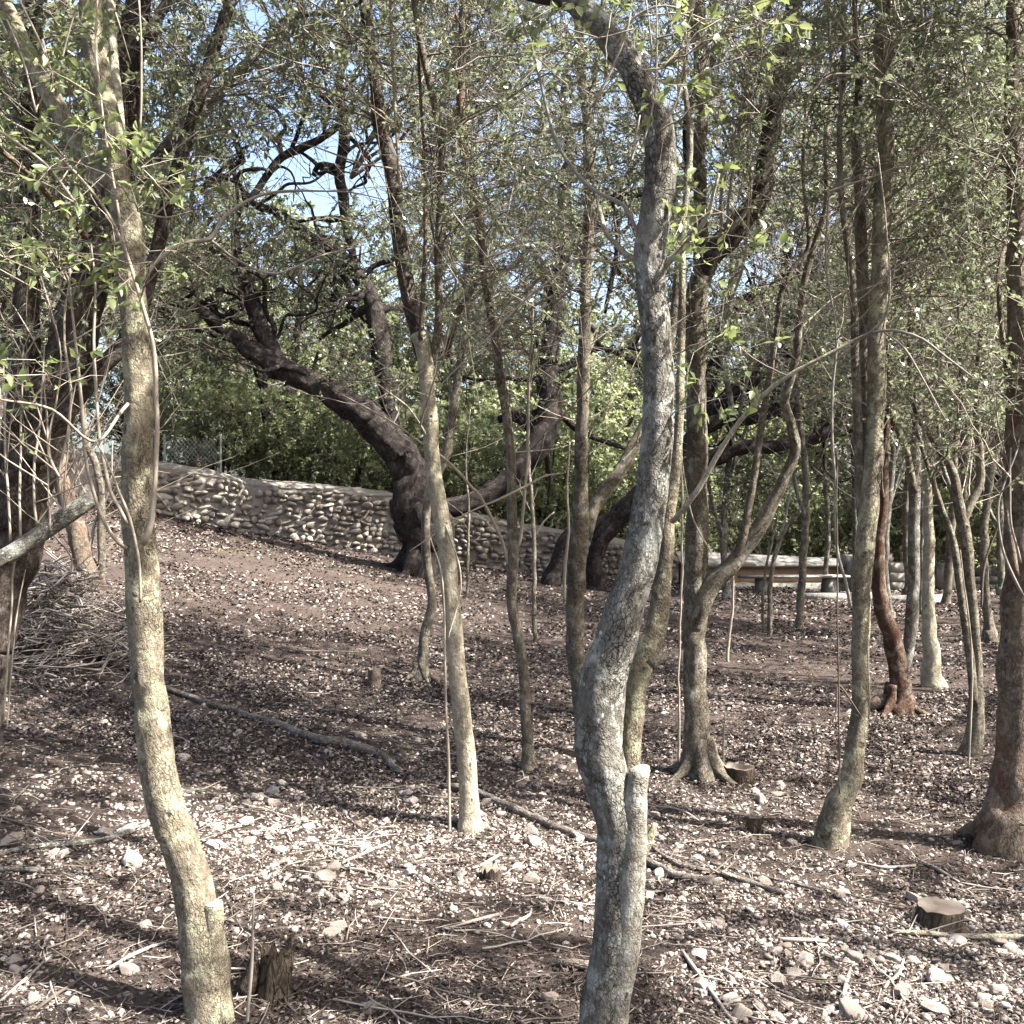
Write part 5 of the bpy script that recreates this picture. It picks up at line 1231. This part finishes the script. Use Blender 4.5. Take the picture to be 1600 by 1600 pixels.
# loose stones: the 300 largest singly
SROCK = [rock_mesh('stone', 3, 300 + k, M['stone'], .8, .3, k % 3 == 0) for k in range(14)]
NAMED = [(200, 1519, 38, 'rounded pale stone left of the left trunk, above the bottom edge'), (20, 1316, 40, 'mossy grey-green boulder at the left edge above the curved stick'), (52, 1562, 30, 'brown stone in the bottom left corner'),
         (22, 1502, 28, 'tan oblong stone at the left edge in a sun patch'), (225, 1449, 30, 'bright sunlit round stone left of the sawn stub'), (1240, 1526, 40, 'flat bluish white stone at the lower right'),
         (1157, 1587, 44, 'long grey slab stone at the bottom edge right of the big trunk'), (1463, 1535, 42, 'angular tan stone beside a stick at the lower right'), (1460, 1580, 46, 'large grey angular stone near the bottom right corner'),
         (1142, 1563, 32, 'rounded grey stone above the long slab at the bottom'), (855, 1560, 40, 'slanting elongated grey stone left of the big trunk foot'), (1318, 1398, 32, 'buff stone standing out below the curved tree'),
         (1560, 1552, 34, 'dark grey stone near the right edge below the pale stick'), (580, 1577, 30, 'brown rounded stone at the bottom centre left'), (385, 1287, 28, 'beige stone right of the left trunk at mid height'),
         (290, 1187, 24, 'round stone right behind the left trunk'), (60, 1395, 24, 'small white stone left of the left trunk near the short stick')]
def stone(px, py, w, lab, grp, kk):
    g = G(px, py); s = w / 1600 * g[1]
    o = put(SROCK[kk % 14], 'stone', None, (g[0], g[1], g[2] + s * .05), (rng.normal() * .25, rng.normal() * .25, rng.uniform(0, 6.28)), (s * 1.1, s * rng.uniform(.75, 1), s * rng.uniform(.65, .9)))
    tag(o, lab, 'stone', grp)
for kk, (px, py, w, lab) in enumerate(NAMED): stone(px, py, w, lab, 'loose stones on the forest floor', kk)
x, y = scatter(9000, 2.9, 8.5, 1.5, .1)
k = rng.random(len(x)) < zone(x, y) * .95; x, y = x[k], y[k]
cnt = 0
for q in range(len(x)):
    if cnt >= 283: break
    px = 800 + x[q] / y[q] * 1600; py = 800 - (float(gz(x[q], y[q])) - CAMZ) / y[q] * 1600
    if not (5 < px < 1595 and 1080 < py < 1595): continue
    w = float(np.clip(rng.lognormal(math.log(19), .34), 11, 36))
    s = w / 1600 * 4.2
    o = put(SROCK[q % 14], 'stone', None, (x[q], y[q], float(gz(x[q], y[q])) + s * .06), (rng.normal() * .3, rng.normal() * .3, rng.uniform(0, 6.28)), (s * 1.15, s * rng.uniform(.7, 1.05), s * rng.uniform(.6, .95)))
    tag(o, 'small pale limestone fragment lying loose among the leaf litter', 'stone', 'loose stones on the forest floor'); cnt += 1

# ------------------------------------------------------------------ fallen branches and sticks
def fallen(tr, mat, label, name='fallen_branch', cat='fallen branch', grp='fallen branches on the ground', sides=10, lift=.7, sawn=False):
    p, r = [], []
    for (px, py, w) in tr:
        g = G(px, py); rad = w / 2 / 1600 * g[1]
        p.append(g + [0, 0, rad * lift + .004]); r.append(rad)
    c = p[len(p) // 2]
    root = empty(name, c, label, cat, grp)
    mb = MB(); C, R = tube(mb, p, r, sides, .03, .16, lf=16, wob=.6); mb.build('stem', M[mat], root)
    return root, C, R
def side_twigs(root, C, R, n, mat):
    mb = MB(); m = n
    k = rng.integers(2, len(C) - 1, m)
    a = rng.uniform(0, 6.28, m); L = rng.uniform(.04, .16, m)
    d = np.stack([np.cos(a), np.sin(a), rng.uniform(.05, .7, m)], -1)
    pts = C[k][:, None] + d[:, None] * L[:, None, None] * np.linspace(0, 1, 4)[None, :, None]
    vtube(mb, pts, np.array([[.0035, .003, .002, .001]]) * np.ones((m, 1)), 4)
    mb.build('side_twigs', M[mat], root, kind='stuff')
FB = [([(142, 1026, 15), (175, 1040, 16), (207, 1053, 13), (262, 1078, 9), (330, 1105, 9), (395, 1125, 11), (440, 1140, 12), (500, 1163, 15), (555, 1172, 16), (590, 1185, 15), (612, 1200, 11), (632, 1216, 10)], 'log', 'long crooked dark fallen branch running from the brush pile toward the centre'),
      ([(690, 1232, 8), (745, 1243, 12), (800, 1268, 13), (860, 1294, 13), (930, 1318, 12), (1000, 1344, 12), (1060, 1373, 13), (1121, 1385, 14)], 'log', 'dark fallen branch passing behind the foot of the big grey trunk'),
      ([(1020, 1330, 7), (1060, 1354, 9), (1127, 1370, 9), (1219, 1398, 8), (1225, 1400, 5)], 'log', 'thin straight dark branch right of the big grey trunk'),
      ([(1110, 1350, 4), (1171, 1367, 6), (1249, 1387, 6), (1290, 1398, 5)], 'log', 'thinner dark branch end lying below the small sawn stump'),
      ([(-20, 1342, 8), (50, 1328, 9), (130, 1322, 9), (190, 1309, 9), (240, 1285, 8), (285, 1243, 8), (322, 1238, 7)], 'bark_grey', 'curved grey stick passing behind the left trunk'),
      ([(-10, 1360, 9), (25, 1364, 11), (55, 1366, 9), (58, 1356, 7)], 'bark_grey', 'short grey stick at the left edge below the curved one'),
      ([(1390, 1458, 5), (1431, 1463, 8), (1499, 1467, 9), (1560, 1469, 9), (1625, 1471, 9)], 'bark_pale', 'pale straight stick lying at the right edge'),
      ([(1067, 1492, 5), (1095, 1530, 7), (1127, 1576, 6), (1150, 1605, 6)], 'stick', 'slanting brown stick right of the big trunk at the bottom'),
      ([(1411, 1502, 4), (1404, 1526, 6), (1390, 1538, 5), (1381, 1548, 4)], 'stick', 'short bent stick at the lower right'),
      ([(1327, 1515, 5), (1322, 1540, 7), (1316, 1563, 6)], 'stick', 'short upright-lying stick left of the bent one'),
      ([(1215, 1470, 5), (1250, 1474, 7), (1290, 1475, 5)], 'stick', 'short level stick above the bluish white stone'),
      ([(1367, 1560, 5), (1400, 1580, 7), (1436, 1600, 6)], 'twig_dark', 'dark stick at the bottom right corner area'),
      ([(1431, 1343, 3), (1465, 1362, 5), (1499, 1381, 4)], 'stick', 'thin stick below the stout right edge tree'),
      ([(1330, 1346, 3), (1380, 1358, 5), (1430, 1356, 4)], 'stick', 'pale thin twig right of the curved tree foot'),
      ([(692, 1455, 4), (746, 1441, 6), (785, 1430, 5)], 'stick', 'grey stick in the stones left of the big trunk'),
      ([(797, 1451, 5), (815, 1440, 6), (827, 1432, 5), (831, 1418, 3)], 'stick', 'small forked stick left of the big trunk'),
      ([(530, 1354, 4), (570, 1335, 6), (608, 1320, 4)], 'stick', 'thin stick among pale stones below the pale straight tree'),
      ([(739, 1360, 4), (760, 1352, 6), (782, 1338, 4)], 'stick', 'short stick right below the foot of the pale straight tree'),
      ([(159, 1522, 4), (216, 1492, 6), (262, 1474, 4)], 'stick', 'thin stick crossing left of the left trunk near the bottom'),
      ([(-5, 1572, 5), (40, 1533, 5), (81, 1495, 4)], 'stick', 'thin stick running up from the bottom left corner'),
      ([(30, 1600, 5), (78, 1566, 6), (135, 1526, 4)], 'twig_dark', 'dark stick parallel to the bottom left one'),
      ([(44, 1056, 5), (68, 1087, 6), (118, 1114, 5)], 'twig_dark', 'dark stick reaching down from the brush pile'),
      ([(870, 1510, 10), (905, 1514, 14), (925, 1517, 12)], 'log', 'short thick rotten stick left beside the big trunk foot'),
      ([(360, 1120, 3), (450, 1020, 4), (560, 1020, 3)][1:], 'twig_dark', 'thin dark twig lying across the clearing'),
      ([(470, 1357, 3), (560, 1362, 4), (640, 1385, 3)], 'stick', 'long thin straw-coloured twig below the pale stones'),
      ([(540, 1380, 3), (600, 1390, 5), (690, 1382, 3)], 'twig_dark', 'dark thin stick left of the little root stump')]
for kk, (tr, mat, lab) in enumerate(FB):
    root, C, R = fallen(tr, mat, lab)
    if kk in (0, 1, 2, 4, 6): side_twigs(root, C, R, 14, 'twig_grey')
# scattered smaller sticks, alike
TW = []
for q in range(8):
    mb = MB(); pts = [np.array([(-.5 + s_ / 6), rng.normal() * .018 + .05 * math.sin(q) * abs(s_ - 3) / 3, rng.normal() * .012]) for s_ in range(7)]
    tube(mb, pts, np.linspace(.017, .008, 7), 5, .2, .12)
    if q % 2:
        b = pts[2 + q % 2]; tube(mb, [b, b + [.12, .1 * (1 if q % 4 == 1 else -1), .03], b + [.24, .16 * (1 if q % 4 == 1 else -1), .05]], [.012, .009, .005], 5, .1, .1)
    me = mb.mesh('fallen_twig'); me.materials.append(M['stick' if q % 3 else 'twig_dark']); TW.append(me)
x, y = scatter(900, 2.9, 9, 1.5, 0)
cnt = 0
for q in range(len(x)):
    if cnt >= 240: break
    L = float(np.clip(rng.lognormal(math.log(.2), .45), .08, .55))
    a = float(rng.uniform(0, 6.28) if rng.random() < .5 else rng.normal() * .5)
    dx, dy = math.cos(a) * L / 2, math.sin(a) * L / 2
    z0, z1 = float(gz(x[q] - dx, y[q] - dy)), float(gz(x[q] + dx, y[q] + dy))
    o = put(TW[q % 8], 'fallen_twig', None, (x[q], y[q], (z0 + z1) / 2 + .012), (rng.uniform(0, .6), -math.atan2(z1 - z0, L), a), (L, L * .8, min(L, .22)))
    tag(o, 'thin dry twig lying loose on the forest floor', 'twig', 'loose twigs on the forest floor'); cnt += 1

# ------------------------------------------------------------------ stumps
def stump(px, py, w, h, label, mat='bark_rot', top='cut_old', tilt=(0, 0), hollow=False, jag=.0, flare=1.25):
    g = G(px, py); r = w / 2 / 1600 * g[1]; hh = h / 1600 * g[1]
    root = empty('tree_stump', g, label, 'tree stump', 'tree stumps in the clearing')
    axis = nrm(np.array([tilt[0], tilt[1], 1.0]))
    n, m = 22, 8
    th = np.arange(n) / n * 2 * math.pi
    rows, bc = [], []
    hj = 1 + jag * rng.normal(size=n)
    for k in range(m):
        f = k / (m - 1); rr = r * (flare - (flare - 1) * min(1, f * 2.2)) * (1 + .07 * fbm(np.stack([np.cos(th) * 2.2, np.sin(th) * 2.2, np.full(n, f + px)], -1), 2, 5))
        rows.append(np.stack([np.cos(th) * rr, np.sin(th) * rr, f * hh * hj - .05 * (1 - f)], -1) + axis * [hh * f, hh * f, 0] + g)
        bc.append(np.stack([np.cos(th) * r, np.sin(th) * r, np.full(n, f * hh)], -1) + px)
    V = np.concatenate(rows); i, j = np.meshgrid(np.arange(m - 1), np.arange(n), indexing='ij')
    a = i * n + j; b = i * n + (j + 1) % n
    mb = MB(); mb.add(V, np.stack([a, b, b + n, a + n], -1).reshape(-1, 4), None, np.concatenate(bc)); mb.build('bark', M[mat], root)
    tp = rows[-1]; c = tp.mean(0); jj = np.arange(n)
    mb = MB()
    inner = c + (tp - c) * .72; low = c + (tp - c) * .55 - [0, 0, hh * (.7 if hollow else .04)]
    mb.add(np.vstack([tp, inner, low, c[None] - [0, 0, hh * (.75 if hollow else .03)]]), np.concatenate([np.stack([jj, (jj + 1) % n, n + (jj + 1) % n, n + jj], -1), np.stack([n + jj, n + (jj + 1) % n, 2 * n + (jj + 1) % n, 2 * n + jj], -1)]), np.stack([2 * n + jj, 2 * n + (jj + 1) % n, np.full(n, 3 * n)], -1))
    mb.build('cut_top', M[top], root)
    return root, g, r, hh
stump(585, 1073, 21, 28, 'small reddish sawn stump in the open clearing', 'bark_red', 'cut_old', jag=.08)
stump(1156, 1222, 48, 24, 'low hollow grey stump right beside the Y-forked tree', 'bark_rot', 'cut_old', hollow=True, jag=.05, flare=1.05)
stump(1178, 1300, 22, 24, 'little brown sawn stump in front of the hollow one', 'bark_rot', 'cut_old', jag=.05)
rt, g, r, hh = stump(425, 1556, 50, 70, 'rotten jagged stump right of the left trunk at the bottom', 'bark_rot', 'bark_rot', jag=.13, tilt=(.1, .1), flare=1.45, hollow=True)
mb = MB(); tube(mb, [g + [-.08, -.02, .02], g + [-.06, -.01, .07], g + [-.055, 0, .14]], [.03, .025, .012], 10, .02, .2); mb.build('spur', M['bark_rot'], rt)
rt, g, r, hh = stump(1462, 1445, 72, 30, 'dark earthy root stump with a tilted grey cut face at the right', 'bark_rot', 'cut_old', tilt=(.3, .0), flare=2.2, jag=.03)
rt, g, r, hh = stump(768, 1374, 30, 18, 'tiny crumbled root stump among the stones in the centre', 'bark_rot', 'cut_old', jag=.25, flare=1.5)

# ------------------------------------------------------------------ brush pile
g = G(48, 1040)
pile = empty('brush_pile', g, 'heap of grey cut sticks and brushwood at the left edge', 'brush pile')
ST = []
for q in range(8):
    mb = MB(); pts = [np.array([(-.5 + s_ / 5), rng.normal() * .05, rng.normal() * .04]) for s_ in range(6)]
    tube(mb, pts, np.linspace(.014, .006, 6), 5, .12, .15)
    if q % 2: b = pts[3]; tube(mb, [b, b + [.14, .08, .04], b + [.24, .2, .05]], [.009, .007, .004], 5, .1, .1)
    me = mb.mesh('stick'); me.materials.append(M['stick' if q % 4 else 'twig_dark']); ST.append(me)
def pile_pt():
    u = rng.normal(size=2) * [.25, .3]
    hmax = .66 * math.exp(-((u[0] + .02) / .42) ** 2 - (u[1] / .45) ** 2)
    x, y = g[0] + u[0], g[1] + .55 + u[1]
    return x, y, float(gz(x, y)) + .02 + hmax * math.sqrt(rng.random())
for q in range(260):
    x, y, z = pile_pt(); L = float(rng.uniform(.3, .9))
    a = float(rng.normal() * .7 + (.3 if rng.random() < .6 else 2.2))
    put(ST[q % 8], 'stick', pile, (x - g[0], y - g[1], z - g[2]), (rng.uniform(0, 6), rng.normal() * .28, a), (L * .85, .55, .55))
mb = MB(); K = 700
c = np.array([pile_pt() for _ in range(K)]); a = rng.normal(size=K) * 1.0
d = np.stack([np.cos(a), np.sin(a), rng.normal(size=K) * .3], -1); L = rng.uniform(.1, .5, K)
pts = c[:, None] + d[:, None] * L[:, None, None] * np.linspace(-.5, .5, 4)[None, :, None] + rng.normal(size=(K, 4, 3)) * .012
vtube(mb, pts, rng.uniform(.002, .005, (K, 1)) * np.array([[1, .9, .8, .5]]), 4)
mb.build('brushwood', M['stick'], pile, kind='stuff')

for o in bpy.data.objects:
    if '_o' in o: del o['_o']
